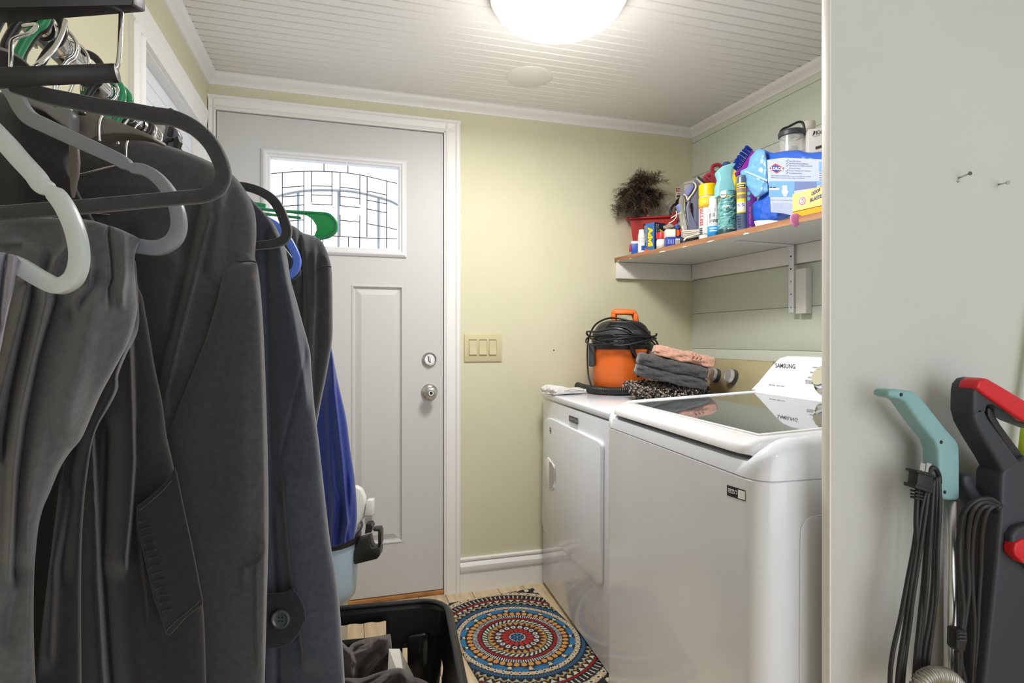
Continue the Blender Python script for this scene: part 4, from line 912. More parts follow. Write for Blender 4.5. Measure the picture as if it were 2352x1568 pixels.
# glass cleaner can
e, C, r, v, t, R0 = bottle('aerosol_can', 1639, .028, 13.5, [('can_body', clearw, [(.92, 600), (1, 548), (1, 480), (.86, 474), (.84, 472)]), ('cap', mat('cap_white', hexc('f2f1ee'), .35), [(.72, 473), (.72, 455), (.68, 452.5), (0, 452)])], 'small white glass cleaner can with blue base band', 'spray can')
band('blue_base_band', C, R0*1.012, 0.001, zs_(521, t), mat('print_sky', hexc('2f8fd6'), .4), e)
cyl_text('glass\ncleaner', C, R0*1.02, r, v, -.75, .75, zs_(513, t), zs_(489, t), ink, e, .01)
P = [C+r*(R0*1.015*math.sin(a_*.9))+v*(R0*1.015*math.cos(a_*.9))+UP*(zs_(483.5, t)+.0055*b_) for a_, b_ in [(math.cos(k_/14*6.283), math.sin(k_/14*6.283)) for k_ in range(14)]]
mk('logo_oval', P, [tuple(range(14))], navy, e)
cyl_text('Sprayway', C, R0*1.03, r, v, -.62, .62, zs_(485.3, t), zs_(482, t), whiteink, e, .02)
for z0, z1 in ((527, 525), (533, 531)): band('label_rule', C, R0*1.02, zs_(z0, t), zs_(z1, t), whiteink, e, a0=-.7, a1=.6, r=r, v=v)
# teal air freshener sprayer
tl = mat('label_teal', hexc('2f6f74'), .35, col2=hexc('7fb9b6'), vscale=60, stretch=(1, 1, 3)); tp_ = mat('plastic_aqua', hexc('8fd0d8'), .3)
C, r, v, t = basisv(1671, .04); e = empty('air_freshener', C, 'teal trigger air freshener bottle with leafy label and aqua curved top', 'spray bottle'); R0 = 20*mpp(t)
lt('bottle_body', [(R0*.9, 0), (R0*1.05, .004), (R0*1.05, zs_(500, t)), (R0*1.0, zs_(470, t)), (R0*.98, zs_(446, t)), (R0*.9, zs_(440, t))], C, tl, e, 36)
lt('dark_base', [(R0*1.06, .003), (R0*1.06, zs_(528, t)), (R0*1.0, zs_(524, t))], C, mat('label_deep_teal', hexc('153f44'), .4), e, 36)
hp_ = [(1649, 450), (1650, 425), (1655, 408), (1651, 397), (1650, 391), (1660, 381), (1675, 376), (1690, 374), (1690, 377), (1683, 388), (1681, 400), (1686, 420), (1690, 436), (1690, 450)]
o = mk('spray_head', *prism([W(x, y, t-R0*.6) for x, y in hp_], FWD*R0*1.3), tp_, e); bev(o, R0*.35, 4, .7)
lg_ = [C+r*(-R0*.45+.0115*math.cos(k_))+v*R0*1.03+UP*(zs_(450, t)+.0135*math.sin(k_)) for k_ in [i*6.283/20 for i in range(20)]]
mk('logo_disc', *prism(lg_, v*.001), whiteink, e)
letter('febreze', C+r*(-R0*.45-.0095)+v*(R0*1.03+.0018)+UP*zs_(452.5, t), r*.019, UP*.0055, mat('print_petrol', hexc('1f4d5c'), .5), e, .01)
letter('AIR', C+r*(-R0*.6)+v*(R0*1.08)+UP*zs_(481, t), r*R0*.9, UP*.009, whiteink, e, .03)
band('gold_line', C, R0*1.02, zs_(457, t), zs_(453, t), mat('print_gold', hexc('c8a765'), .4), e)
for i in range(26):
    a = rs.uniform(-.3, 1.2); z0 = rs.uniform(zs_(520, t), zs_(460, t)); g_ = rs.uniform(.4, 1.3); d = Vector((0, 0, math.sin(g_)))*.02
    q = C+r*(R0*1.07*math.sin(a))+v*(R0*1.07*math.cos(a))+UP*z0; s2_ = r*math.cos(a)-v*math.sin(a)
    mk('leaf_print', [q, q+s2_*.008*math.cos(g_)+d*.5-s2_*.003, q+s2_*.016*math.cos(g_)+d, q+s2_*.008*math.cos(g_)+d*.5+s2_*.003], [(0, 1, 2, 3)], mat('leaf_aqua', hexc('7fc2c0'), .5) if i % 2 else mat('leaf_dark', hexc('1d5a60'), .5), e)
cyl_text('NET WT 8.8 OZ', C, R0*1.08, r, v, .0, .9, zs_(530, t), zs_(527, t), whiteink, e, .02)
# yellow bottle behind
e, C, r, v, t, R0 = bottle('yellow_bottle', 1690, .15, 14, [('bottle_body', mat('cap_yellow'), [(1, 600), (1, 430), (.5, 405), (.35, 398), (.3, 392), (0, 391)])], 'yellow bottle half hidden behind the teal sprayer', 'bottle')
# insect / mattress spray can
e, C, r, v, t, R0 = bottle('aerosol_can', 1704, .03, 11.5, [('can_body', mat('can_slate', hexc('5d6c86'), .3, .3), [(.95, 600), (1, 530), (1, 414), (.92, 409)]), ('cap', mat('cap_slate_grey', hexc('66748c'), .4), [(.85, 410), (.85, 404), (0, 403.5)])], 'slim slate blue aerosol can with yellow framed label', 'spray can')
band('label_frame', C, R0*1.015, zs_(490, t), zs_(422, t), mat('label_yellow', hexc('efcb2e'), .4), e, a0=-1.25, a1=.85, r=r, v=v)
band('label_field', C, R0*1.03, zs_(432, t), zs_(426, t), navy, e, a0=-1.1, a1=.7, r=r, v=v); band('label_photo', C, R0*1.03, zs_(444, t), zs_(434, t), mat('print_taupe', hexc('8c7a68'), .5), e, a0=-1.1, a1=.7, r=r, v=v)
band('label_photo', C, R0*1.03, zs_(458, t), zs_(448, t), mat('print_taupe', hexc('8c7a68'), .5), e, a0=-1.1, a1=.7, r=r, v=v); band('label_field', C, R0*1.03, zs_(487, t), zs_(466, t), mat('label_cream', hexc('dedad0'), .6), e, a0=-1.15, a1=.75, r=r, v=v)
cyl_text('% %', C, R0*1.05, r, v, -.9, .5, zs_(476, t), zs_(469, t), mat('print_violet', hexc('5a63a8'), .5), e, .02)
band('label_rule', C, R0*1.045, zs_(430, t), zs_(428, t), whiteink, e, a0=-.9, a1=.4, r=r, v=v)
for i in range(5): band('print_block', C, R0*1.02, zs_(500+i*6, t), zs_(496.5+i*6, t), navy, e, a0=-1.2+.1*i, a1=-.2, r=r, v=v)
# purple carton
e, o0, r, v, wd, h, t = sbox('purple_carton', 1712, 1738, 422, .115, .04, mat('print_purple', hexc('6d2f9b'), .4), 'purple cleaning product carton beside the slim slate can', 'carton')
for y in (444, 456): 
    q = o0+r*wd*.32+v*.001+UP*(zof(y, t)-ST); mk('round_icon', *prism([q+r*.006*math.cos(k_)+UP*.007*math.sin(k_) for k_ in [i*6.283/14 for i in range(14)]], v*.0004), mat('icon_teal', hexc('5fb7c4'), .5), e)
letter('carpet cleaning foam   for pets', o0+r*wd*.30+v*.001+UP*h*.55, -UP*h*.5, r*wd*.25, mat('print_pinkish', hexc('d58bc8'), .5), e, .01)
# scrub brush
pu = mat('brush_purple', hexc('9a35b4'), .3); bb = mat('bristle_blue', hexc('1c3fae'), .6)
C, r, v, t = basisv(1708, .15); e = empty('scrub_brush', C, 'scrubbing brush with blue bristles and a purple handle', 'brush'); t = t-.03
o = mk('brush_handle', *tube([W(1707, 520, t), W(1704, 450, t), W(1703, 415, t), W(1706, 396, t)], lambda s: .011+.004*s, 12), pu, e, smooth=True)
o = mk('brush_head', *prism([W(x, y, t) for x, y in ((1694, 392), (1700, 388), (1708, 378), (1722, 356), (1728, 345), (1733, 347), (1730, 356), (1716, 378), (1706, 398), (1698, 402))], FWD*.035), pu, e); bev(o, .003)
o = mk('brush_edge', *prism([W(x, y, t-.01) for x, y in ((1708, 404), (1703, 396), (1716, 376), (1730, 348), (1736, 350), (1722, 378), (1712, 400))], FWD*.01), mat('brush_magenta', hexc('b23ac0'), .3), e)
g = G()
for i in range(14):
    for j in range(6):
        s = i/13; bx, by = 1694+34*s, 392-47*s
        p = W(bx, by, t+.004+.006*j); q = W(bx-13-2*math.sin(s*3), by-11+1.5*(i % 2), t+.002+.0065*j)
        for k_ in range(5):
            jx = Vector((rs.uniform(-.0015, .0015), rs.uniform(-.001, .001), rs.uniform(-.0015, .0015))); g.add(*tube([p+jx, q+jx*2.2], .0011, 4))
o = g.build('bristles', bb, e); o['kind'] = 'stuff'
# refill pouch of wipes
C, r, v, t = basisv(1800, .035); tb0 = t
e = empty('wipes_pouch', C, 'large blue crumpled refill pouch of disinfecting wipes', 'pouch')
pb = mat('pouch_blue', hexc('2f63cf'), .25, bump=.5, bscale=22, bdist=.006, coat=.4); plb = mat('pouch_light_blue', hexc('74aee0'), .25, bump=.4, bscale=18, bdist=.006, coat=.4); pw = mat('pouch_print_white', hexc('b4bfd8'), .35)
dl = .00012
tP = [(1700, shp(1700, .062)[2]), (1950, shp(1950, .062)[2])]
def tx(x): return np.interp(x, [1700, 1950], [tP[0][1], tP[1][1]])
def PQ(x, y, d=0): return W(x, y, shp(x, .066-d*1.15)[2])
def psheet(name, pts, m, d, par=e, n=1, thick=.0006, wob=0):
    return mk(name, *prism([PQ(x, y, d) for x, y in pts], FWD*thick), m, par)
# body as a puffy bag
def bagmesh(name, Tq, Bq, Lq, Rq, m, par, puff, nx=50, ny=40, crease=.0, d0=0):
    Tp, Bp, Lp, Rp = poly_at(Tq, nx), poly_at(Bq, nx), poly_at(Lq, ny), poly_at(Rq, ny); V1 = []; V2 = []; rs2 = np.random.RandomState(5)
    for j in range(ny):
        for i in range(nx):
            u, w_ = i/(nx-1), j/(ny-1); P = (1-w_)*Tp[i]+w_*Bp[i]+(1-u)*Lp[j]+u*Rp[j]-((1-u)*(1-w_)*Tp[0]+u*(1-w_)*Tp[-1]+(1-u)*w_*Bp[0]+u*w_*Bp[-1])
            pf = puff*(math.sin(math.pi*u)**.5)*(max(0, 1-(2*w_-1)**6))**.5
            pf += crease*(math.sin(P[0]*.35+P[1]*.1)*.4+math.sin(P[0]*.13-P[1]*.3)*.4+math.sin(P[1]*.5+P[0]*.4)*.3)*min(1, pf/(puff+1e-6)*2)*(0.35+w_)
            V1.append(PQ(P[0], P[1], pf+d0)); V2.append(PQ(P[0], P[1], -pf*.8-.001+d0))
    n_ = nx*ny; f = []
    for j in range(ny-1):
        for i in range(nx-1): a = j*nx+i; f += [(a, a+1, a+nx+1, a+nx), (n_+a+nx, n_+a+nx+1, n_+a+1, n_+a)]
    bd = list(range(nx))+[j*nx+nx-1 for j in range(1, ny)]+[(ny-1)*nx+i for i in range(nx-2, -1, -1)]+[j*nx for j in range(ny-2, 0, -1)]; k = len(bd)
    f += [(bd[(i+1) % k], bd[i], n_+bd[i], n_+bd[(i+1) % k]) for i in range(k)]
    return mk(name, V1+V2, f, m, par, smooth=True)
bagmesh('pouch_body', [(1755, 343), (1775, 351), (1800, 347), (1835, 345), (1860, 350), (1900, 347), (1945, 350)], [(1738, 518), (1760, 510), (1790, 506), (1815, 496), (1860, 480), (1945, 455)], [(1755, 343), (1757, 380), (1745, 450), (1728, 470), (1730, 500), (1738, 518)], [(1945, 350), (1950, 400), (1945, 455)], pb, e, .022, crease=.003)
bagmesh('folded_corner', [(1722, 362), (1740, 343), (1757, 345)], [(1735, 454), (1748, 450), (1765, 440)], [(1722, 362), (1716, 385), (1700, 395), (1712, 425), (1735, 454)], [(1757, 345), (1763, 380), (1765, 440)], plb, e, .010, 24, 24, .003, .022)
mk('seal_stripe', *prism([PQ(1712, 391, .036), PQ(1762, 412, .04), PQ(1762, 417, .04), PQ(1711, 395, .036)], FWD*.0005), mat('pouch_pale', hexc('a9cbe8'), .3), e)
mk('white_base', *prism([PQ(x, y, .02) for x, y in ((1732, 508), (1742, 506), (1765, 505), (1788, 507), (1762, 516), (1745, 521), (1736, 520))], FWD*.001), mat('pouch_foot', hexc('c8dbe0'), .3), e)
dF = .037
def prnt(name, pts, m, d=0): return mk(name, *prism([PQ(x, y, dF+d) for x, y in pts], FWD*.0003), m, e)
prnt('label_panel', [(1762, 367), (1800, 362), (1889, 366), (1930, 362), (1930, 440), (1889, 440), (1830, 455), (1830, 497), (1800, 490), (1771, 487), (1768, 440), (1764, 415)], pw)
prnt('photo_strip', [(1766, 416), (1825, 416), (1920, 416), (1920, 425), (1860, 425), (1824, 437), (1822, 452), (1766, 452)], mat('print_photo_blue', hexc('6fa3d8'), .4), .0006)
prnt('photo_cell', [(1825, 417), (1875, 417), (1875, 430), (1825, 437)], mat('print_photo_violet', hexc('6a7cb0'), .4), .0010)
for x0 in (1768, 1776): prnt('hob_print', [(x0, 429), (x0+6, 429), (x0+6, 431), (x0, 431)], navy, .0010)
prnt('counter_print', [(1766, 432), (1790, 432), (1790, 436), (1766, 436)], whiteink, .0010)
prnt('toilet_print', [(1797, 426), (1808, 426), (1808, 436), (1811, 440), (1807, 447), (1807, 451), (1800, 451), (1799, 447), (1795, 440), (1797, 436)], whiteink, .0012)
prnt('logo_diamond_edge', [(1765, 386), (1781, 375), (1802, 386), (1783, 398)], mat('print_vermilion', hexc('d8501f'), .35), .0010)
prnt('logo_diamond', [(1768, 386), (1781, 378), (1798, 386), (1783, 395.5)], mat('print_royal', hexc('2a4fae'), .35), .0014)
def pl(s, x0, y0, x1, y1, hpx, m=ink, bold=.0, d=.0018, shear=0):
    o_, a_, b_ = PQ(x0, y0, dF+d), PQ(x1, y1, dF+d), PQ(x0, y0-hpx, dF+d); return letter(s, o_, a_-o_, b_-o_, m, e, bold, shear)
pl('CLOROX', 1766, 389.2, 1799, 391, 6.5, whiteink, .02, .0022)
for i, (s_1, ww) in enumerate((('Kills COVID-19 Virus*', 28), ('Kills 99.9% of Viruses & Bacteria', 44), ('Kills Staph, E. coli, MRSA, Salmonella,', 54), ('Strep and Kleb', 26), ('Prevents allergens for 24 hours', 50), ('5x Cleaning Action', 30))):
    y = 369+i*5.6; pl(s_1, 1812, y+2, 1812+ww, y+3.0, 3.2, ink)
    if i != 3: tb('tick', [PQ(1805, y, dF+.001), PQ(1806.5, y+2, dF+.001), PQ(1810.5, y-3, dF+.001)], .0005, ink, e, 5, sm=False)
pl('Daily Cleaning and Disinfecting: Use on hard, nonporous surfaces', 1771, 404.5, 1862, 407, 3.0); pl('99.9% of germs around your home, office and outdoors', 1771, 409, 1848, 411, 2.8)
pl('Safe for use on Finished Wood', 1768, 460, 1824, 461, 3.0, mat('print_grey'))
for i in range(8): pl('STORAGE AND DISPOSAL: Store in a cool dry place', 1772, 467+i*3.0, 1828, 469.4+i*3.0, 1.5, mat('print_violet', hexc('5a63a8'), .5))
prnt('side_cell', [(1881, 371), (1900, 371), (1900, 394), (1881, 394)], mat('print_photo_blue'), .0010)
for i in range(4): prnt('print_line', [(1882, 397+5*i), (1900, 397+5*i), (1900, 398.5+5*i), (1882, 398.5+5*i)], mat('print_photo_violet'), .0010)
# lantern jar
C, r, v, t = basisv(1819, .16); R0 = 27*mpp(t); tj = t
e = empty('camping_lantern', C, 'clear camping lantern with black ring and bail handle', 'lantern')
lt('glass_globe', [(R0*.96, 0), (R0, .004), (R0, zs_(317, t)), (R0*.98, zs_(312, t)), (R0*.95, zs_(312, t)), (R0*.95, .004)], C, cpk if False else mat('clear_acrylic', (.93, .93, .9), .05, alpha=.22, coat=1), e, 40)
lt('reflector', [(R0*.93, zs_(312, t)), (R0*.75, zs_(316, t)), (R0*.3, zs_(321, t)), (0, zs_(322, t))], C, chrome, e, 32)
lt('black_ring', [(R0*.95, zs_(316, t)), (R0*1.07, zs_(314, t)), (R0*1.09, zs_(306, t)), (R0*1.0, zs_(302, t)), (R0*.9, zs_(303, t))], C, dgrey, e, 40)
lt('clear_top', [(R0*.6, zs_(304, t)), (R0*.5, zs_(296, t)), (R0*.2, zs_(292, t)), (0, zs_(292, t))], C, mat('clear_acrylic'), e, 24)
tb('bail_handle', [C+r*(R0*x)+v*(R0*.1)+UP*zs_(y, t) for x, y in ((-.95, 308), (-.85, 298), (-.62, 293), (-.3, 291), (.15, 286), (.5, 283), (.8, 286), (.92, 297), (1.0, 309))], .0042, black, e, 8, 6)
lt('lamp_base', [(R0*.5, zs_(345, t)), (R0*.45, zs_(338, t)), (0, zs_(336, t))], C, mat('reflector_grey', (.4, .4, .4), .3, .6), e, 24)
# tall white cup stack
e, C, r, v, t, R0 = bottle('cup_stack', 1857, .25, 13.5, [('cup', mat('foam_white', hexc('d9d2c8'), .6), [(.8, 600), (1.0, 300), (1.06, 299), (1.1, 283), (1.0, 280.5), (0, 280.4)])], 'off-white paper cup stack behind the lantern', 'cups')
# smoke alarm carton
e, o0, r, v, wd, h, t = sbox('alarm_carton', 1862, 1950, 292, .20, .10, mat('carton_white2', hexc('e6e5e2'), .45), 'white carton with black lettering behind the wipes pouch at the partition', 'box', yaw=.25)
def on_card(x, y, off=.0012):
    A, B = ray(x); n = v; P = o0+v*off; t_ = (n.x*P.x+n.y*P.y)/(n.x*A+n.y*B); return W(x, y, t_)
def card(s, x0, y0, x1, y1, hp2, m=ink, bold=.0):
    o_ = on_card(x0, y0); return letter(s, o_, on_card(x1, y1)-o_, on_card(x0, y0-hp2)-o_, m, e, bold)
card('Kidde', 1875, 310, 1899, 303, 10, ink, .01)
for k_ in range(3): mk('flame_mark', *prism([on_card(1865+k_*1.2, 313-k_*5), on_card(1868+k_*1, 307-k_*3), on_card(1873, 303.5-k_*1.5), on_card(1869+k_*1, 309-k_*3)], v*.0003), ink, e)
card('FIRE SAFETY', 1869, 315, 1884, 311, 2)
mk('detail_photo', *prism([on_card(1873, 337), on_card(1893, 331), on_card(1893, 337), on_card(1873, 343)], v*.0003), mat('print_brown_dark', hexc('4d4238'), .5), e)
# baking soda box (orange)
ob = empty('baking_soda_box', Vector((1.5, 1.6, ST)), 'orange and yellow odor control box lying on its side at the shelf edge', 'box')
bo = .004; ta = shp(1820, bo)[2]; tc_ = shp(1945, bo)[2]
def txo(x): return np.interp(x, [1820, 1945], [ta, tc_])
def OQ(x, y, d=0): return W(x, y, txo(x)-d)
oy = mat('box_amber', hexc('f2b52c'), .4); oyl = mat('box_pale_amber', hexc('f7cf7e'), .4)
hz1 = [ (1821, 446), (1945, 402)]
zb = ST+.0005
def OZ(x, f_): 
    q = OQ(x, 446); zt = zof(446, txo(1821)); return Vector((q.x, q.y, zb+(zt-zb)*f_))
a0_, a1_ = OZ(1821, 0), OZ(1950, 0); hh = OZ(1821, 1).z-zb
dpv = Vector((-(a1_-a0_).y, (a1_-a0_).x, 0)).normalized(); dpv = dpv if dpv.x > 0 else -dpv
o = mk('carton', *obox(a0_, a1_-a0_, dpv*.034, UP*hh), oy, ob); bev(o, .001)
nO = -dpv
def ofc(u, w_, d=.0008): return a0_+(a1_-a0_)*u+UP*(hh*w_)+nO*d
mk('front_panel', *prism([ofc(0, .27), ofc(1, .27), ofc(1, 1), ofc(0, 1)], nO*.0002), oyl, ob)
mk('seam', *prism([ofc(0, .25), ofc(1, .25), ofc(1, .262), ofc(0, .262)], nO*.0003), mat('print_brown', hexc('6b4336'), .6), ob)
o = mk('open_flap', *prism([ofc(.45, 1), ofc(1, 1), ofc(1, 1.22)-nO*.0, ofc(.75, 1.14)], dpv*.003), mat('card_brown', hexc('a5744a'), .7), ob)
LB_ = (a1_-a0_).length; q = ofc(.19, .62, .0012); eO = (a1_-a0_).normalized()
for i in range(16):
    a = i*6.283/16; mk('burst_ray', [q+eO*.012*math.cos(a-.15)+UP*.014*math.sin(a-.15), q+eO*.020*math.cos(a)+UP*.022*math.sin(a), q+eO*.012*math.cos(a+.15)+UP*.014*math.sin(a+.15)], [(0, 1, 2)], mat('print_cream_yellow', hexc('fdf0c0'), .5), ob)
def disc(q, r_, m, nm, d): mk(nm, *prism([q+nO*d+eO*r_*math.cos(k_)+UP*r_*1.1*math.sin(k_) for k_ in [i*6.283/24 for i in range(24)]], nO*.0002), m, ob)
disc(q, .0125, whiteink, 'emblem_ring', .0003); disc(q, .0115, mat('print_rose', hexc('cc5560'), .5), 'emblem_ring', .0006); disc(q, .0088, whiteink, 'emblem_field', .0009)
tb('emblem_mark', [q+nO*.0014+eO*x+UP*y for x, y in ((-.004, -.004), (.002, -.005), (.005, -.001), (.001, .003), (.001, .006))], .0011, mat('print_grey'), ob, 5, 4); tb('emblem_mark', [q+nO*.0014+eO*-.002+UP*.006, q+nO*.0014+eO*.004+UP*.005], .0013, mat('print_grey'), ob, 5, sm=False)
dkp = mat('print_plum', hexc('4a3550'), .5)
for s_1, u0, u1, w0, hh_ in (('ODOR', .36, .52, .74, .14), ('BLASTERS', .33, .62, .50, .14)):
    letter(s_1, ofc(u0, w0, .0016), (a1_-a0_)*(u1-u0)+UP*hh*.10, UP*hh*hh_, whiteink, ob, .10, .2, 'lettering_outline'); letter(s_1, ofc(u0, w0, .0022), (a1_-a0_)*(u1-u0)+UP*hh*.10, UP*hh*hh_, dkp, ob, .03, .2)
# pink balloon scrap
pkb = bagmesh
pm = mat('rubber_pink', hexc('e08cc0'), .35, bump=.4, bscale=60)
tpk = shp(1826, -.014)[2]
o = pprism('pink_glove', [(1816, 497), (1820, 491), (1835, 489), (1838, 498), (1838, 512), (1832, 521), (1825, 520), (1817, 508)], tpk, .007, pm, None, .003)
tag(o, 'pink rubber scrap drooping over the front edge of the shelf under the orange box', 'rubber scrap')
# ---------------------------------------------------------------- rug
def rug():
    hx, hy, C, ang = .225, .375, Vector((.627, 2.072)), math.radians(6); d = .0017
    xs = np.arange(-.222, .238, d); ys = np.arange(-hy, hy+d/2, d); nx, ny = len(xs), len(ys); X, Y = np.meshgrid(xs, ys)
    rs = np.random.RandomState(2); jx = X+rs.normal(0, .0006, X.shape); jy = Y+rs.normal(0, .0006, X.shape)
    rr = np.hypot(jx, jy/1.03); big = np.hypot(jx, jy/1.07); r = np.where(rr < .2, rr, .2+(big-.2*1.0)*1.0); r = np.maximum(r, 0)
    th = np.arctan2(jy, jx); P = 2*np.pi
    K = np.array(hexc('24252a')); c = np.zeros(X.shape+(3,))+K
    hc = {k: np.array(hexc(h)) for k, h in dict(red='a5201f', crim='c0302a', cream='e6dcc4', gold='e0a04a', amber='e8a45a', blue='3f7fae', dblue='33506f', sage='b5c0a6', tan='d8bb94', maroon='6e1f1f', white='e4e2dc').items()}
    def ph(n, off=0): return ((th/P*n+off) % 1)-.5        # -.5...5 in each of n cells
    hc = {k: q*.72 for k, q in hc.items()}
    def put(m, k): c[m] = hc[k]
    def pet(r0, r1, n, k, w=.38, off=0, sh='round'):
        p = np.abs(ph(n, off)); s = (r-r0)/(r1-r0); ins = (s > 0) & (s < 1)
        if sh == 'round': m = ins & ((p/w)**2+((s-.5)/.5)**2 < 1)
        elif sh == 'rect': m = ins & (p < w)
        elif sh == 'tri': m = ins & (p < w*(1-s))
        elif sh == 'tri2': m = ins & (p < w*s)
        elif sh == 'dia': m = ins & (p/w+np.abs(s-.5)/.5 < 1)
        elif sh == 'diah': a = p/w+np.abs(s-.5)/.5; m = ins & (a < 1) & (a > .42)
        put(m, k)
    pet(.004, .027, 8, 'blue', .3); put(r < .003, 'white'); pet(.026, .031, 26, 'white', .3, 0, 'rect')
    pet(.032, .063, 17, 'crim', .42); pet(.063, .083, 18, 'white', .36, .5); pet(.068, .078, 18, 'maroon', .12, .5)
    pet(.083, .094, 28, 'maroon', .4, .5, 'tri2'); pet(.086, .107, 28, 'gold', .46, 0, 'tri2')
    put((r > .1085) & (r < .1105), 'sage'); put((r > .107) & (r < .1085), 'white') if False else None
    p = ((th/P*44+(r-.114)*38) % 1)-.5; put((r > .114) & (r < .131) & (np.abs(p) < .26), 'cream')
    put((r > .137) & (r < .147), 'red'); put((r > .150) & (r < .167) & (np.abs(ph(118)) < .22), 'white'); put((r > .150) & (r < .154) & (np.abs(ph(118)) >= .22), 'dblue')
    pet(.168, .190, 46, 'amber', .39); pet(.193, .204, 18, 'cream', .22, .5, 'tri2'); pet(.194, .214, 18, 'blue', .42)
    pet(.214, .232, 52, 'tan', .25, 0, 'rect'); pet(.212, .234, 52, 'cream', .4, .5, 'diah')
    m = (r > .237) & (r < .250); put(m, 'dblue'); put(m & (np.abs(ph(170)) < .15), 'blue')
    pet(.253, .268, 62, 'sage', .36, 0, 'tri2'); pet(.268, .278, 62, 'gold', .30, .5, 'tri'); pet(.272, .290, 62, 'cream', .38, 0, 'tri2')
    put((r > .293) & (r < .301), 'red'); put((r > .306) & (r < .330) & (np.abs(ph(110)) < .13), 'cream')
    pet(.335, .362, 60, 'tan', .3, 0, 'rect'); pet(.335, .362, 60, 'cream', .45, .5, 'diah')
    pet(.37, .395, 60, 'cream', .25, .25); pet(.40, .43, 50, 'tan', .3, 0, 'rect')
    Z = .010+rs.uniform(-.0008, .0008, X.shape)+.0012*(np.abs(c-K).sum(-1) > .02)
    e = np.minimum(np.minimum(X+.222, .237-X), np.minimum(Y+hy, hy-Y)); Z = np.where(e < .006, .003+.007*np.sqrt(np.clip(e/.006, 0, 1)), Z)
    ca, sa = math.cos(ang), math.sin(ang); V = np.stack([C.x+X*ca-Y*sa, C.y+X*sa+Y*ca, Z], -1).reshape(-1, 3)
    n = nx*ny; idx = np.arange(n).reshape(ny, nx); Q = np.stack([idx[:-1, :-1], idx[:-1, 1:], idx[1:, 1:], idx[1:, :-1]], -1).reshape(-1, 4)
    bd = list(idx[0])+list(idx[1:, -1])+list(idx[-1, -2::-1])+list(idx[-2:0:-1, 0]); k = len(bd); Vb = V[bd].copy(); Vb[:, 2] = .0005
    F2 = np.array([(bd[(i+1) % k], bd[i], n+i, n+(i+1) % k) for i in range(k)]); V = np.r_[V, Vb]; Fa = np.r_[Q, F2]
    base = np.array([C.x, C.y, 0]); me = bpy.data.meshes.new('rug'); me.from_pydata((V-base).tolist(), [], Fa.tolist())
    at = me.color_attributes.new('pattern', 'FLOAT_COLOR', 'POINT'); cc = np.ones((len(V), 4)); cc[:n, :3] = c.reshape(-1, 3); cc[n:, :3] = K
    at.data.foreach_set('color', cc.ravel().astype(np.float32))
    m = mat('rug_print', (.5, .5, .5), .95, bump=.5, bscale=500); a = m.node_tree.nodes.new('ShaderNodeVertexColor'); a.layer_name = 'pattern'
    m.node_tree.links.new(a.outputs[0], m.node_tree.nodes['Principled BSDF'].inputs['Base Color']); me.materials.append(m)
    o = bpy.data.objects.new('patterned_rug', me); COL.objects.link(o); o.location = (C.x, C.y, 0)
    tag(o, 'small black mat with multicoloured circular mandala pattern on the floor by the dryer', 'rug')
rug()
# ---------------------------------------------------------------- laundry basket
bz = .28; kb = mat('basket_black', (.012, .012, .013), .22)
cor = [onZ(1040, 1392, bz), onZ(1098, 1568, bz), None, onZ(760, 1402, bz)]
# rim plan: local frame
p0 = Vector((.315, 1.862, 0)); ex = (Vector((-.19, 1.905, 0))-p0).normalized(); ey = (Vector((.358, 1.38, 0))-p0); ey = (ey-ex*ey.dot(ex)).normalized(); bw, bl = .47, .60
def bp(x, y, z): return p0+ex*x+ey*y+UP*z
def rr2(w_, l_, r_, cx, cy, n=7):
    P = []
    for sx, sy, s0 in ((1, 1, 0), (-1, 1, .5), (-1, -1, 1), (1, -1, 1.5)):
        for i in range(n): a = (s0+i/(n-1)*.5)*math.pi; P.append((cx+sx*(w_/2-r_)+r_*math.cos(a), cy+sy*(l_/2-r_)+r_*math.sin(a)))
    return P
bk = empty('laundry_basket', bp(bw/2, bl/2, 0), 'black plastic laundry basket on the floor with dark clothes inside', 'laundry basket')
def bring(f_, z, rad=.085): return [bp(x, y, z) for x, y in rr2(bw*f_, bl*f_, rad, bw/2, bl/2, 9)]
# walls with openings: grid around the perimeter
M_ = 144
def perim(f_, z, k):
    """k: point index along the rim, starts mid back side"""
    W2, L2, r_ = bw*f_, bl*f_, .085; pts = []
    segs = []
    P = [Vector((x, y, 0)) for x, y in rr2(W2, L2, r_, bw/2, bl/2, 12)]; P.append(P[0]); d = [0]
    for a, b in zip(P[:-1], P[1:]): d.append(d[-1]+(b-a).length)
    s = (k % M_)/M_*d[-1]; X_ = np.interp(s, d, [q.x for q in P]); Y_ = np.interp(s, d, [q.y for q in P]); return bp(float(X_), float(Y_), z)
zl = [.0, .012, .04, .075, .11, .15, .17, .19, .215, .235, .262, .28]
grid = [[perim(.84+.16*z/bz, z, k) for k in range(M_)] for z in zl]
def hole(mid, z0):
    x = (mid-p0).dot(ex); y = (mid-p0).dot(ey); z = z0
    if y < .06 and abs(x-bw*.56) < .075 and .19 <= z < .235: return True      # back handle
    if y > bl-.06 and abs(x-bw*.5) < .075 and .19 <= z < .235: return True
    if y < .06 and abs(x-.11) < .022 and .04 <= z < .15: return True
    if y < .06 and abs(x-.34) < .022 and .04 <= z < .15: return True
    if (x < .06 or x > bw-.06) and .04 <= z < .15:
        for c in (.13, .30, .47):
            if abs(y-c) < .03: return True
    return False
v = []; f = []; idx = {}
def vid(j, k):
    if (j, k) not in idx: idx[(j, k)] = len(v); v.append(grid[j][k % M_])
    return idx[(j, k)]
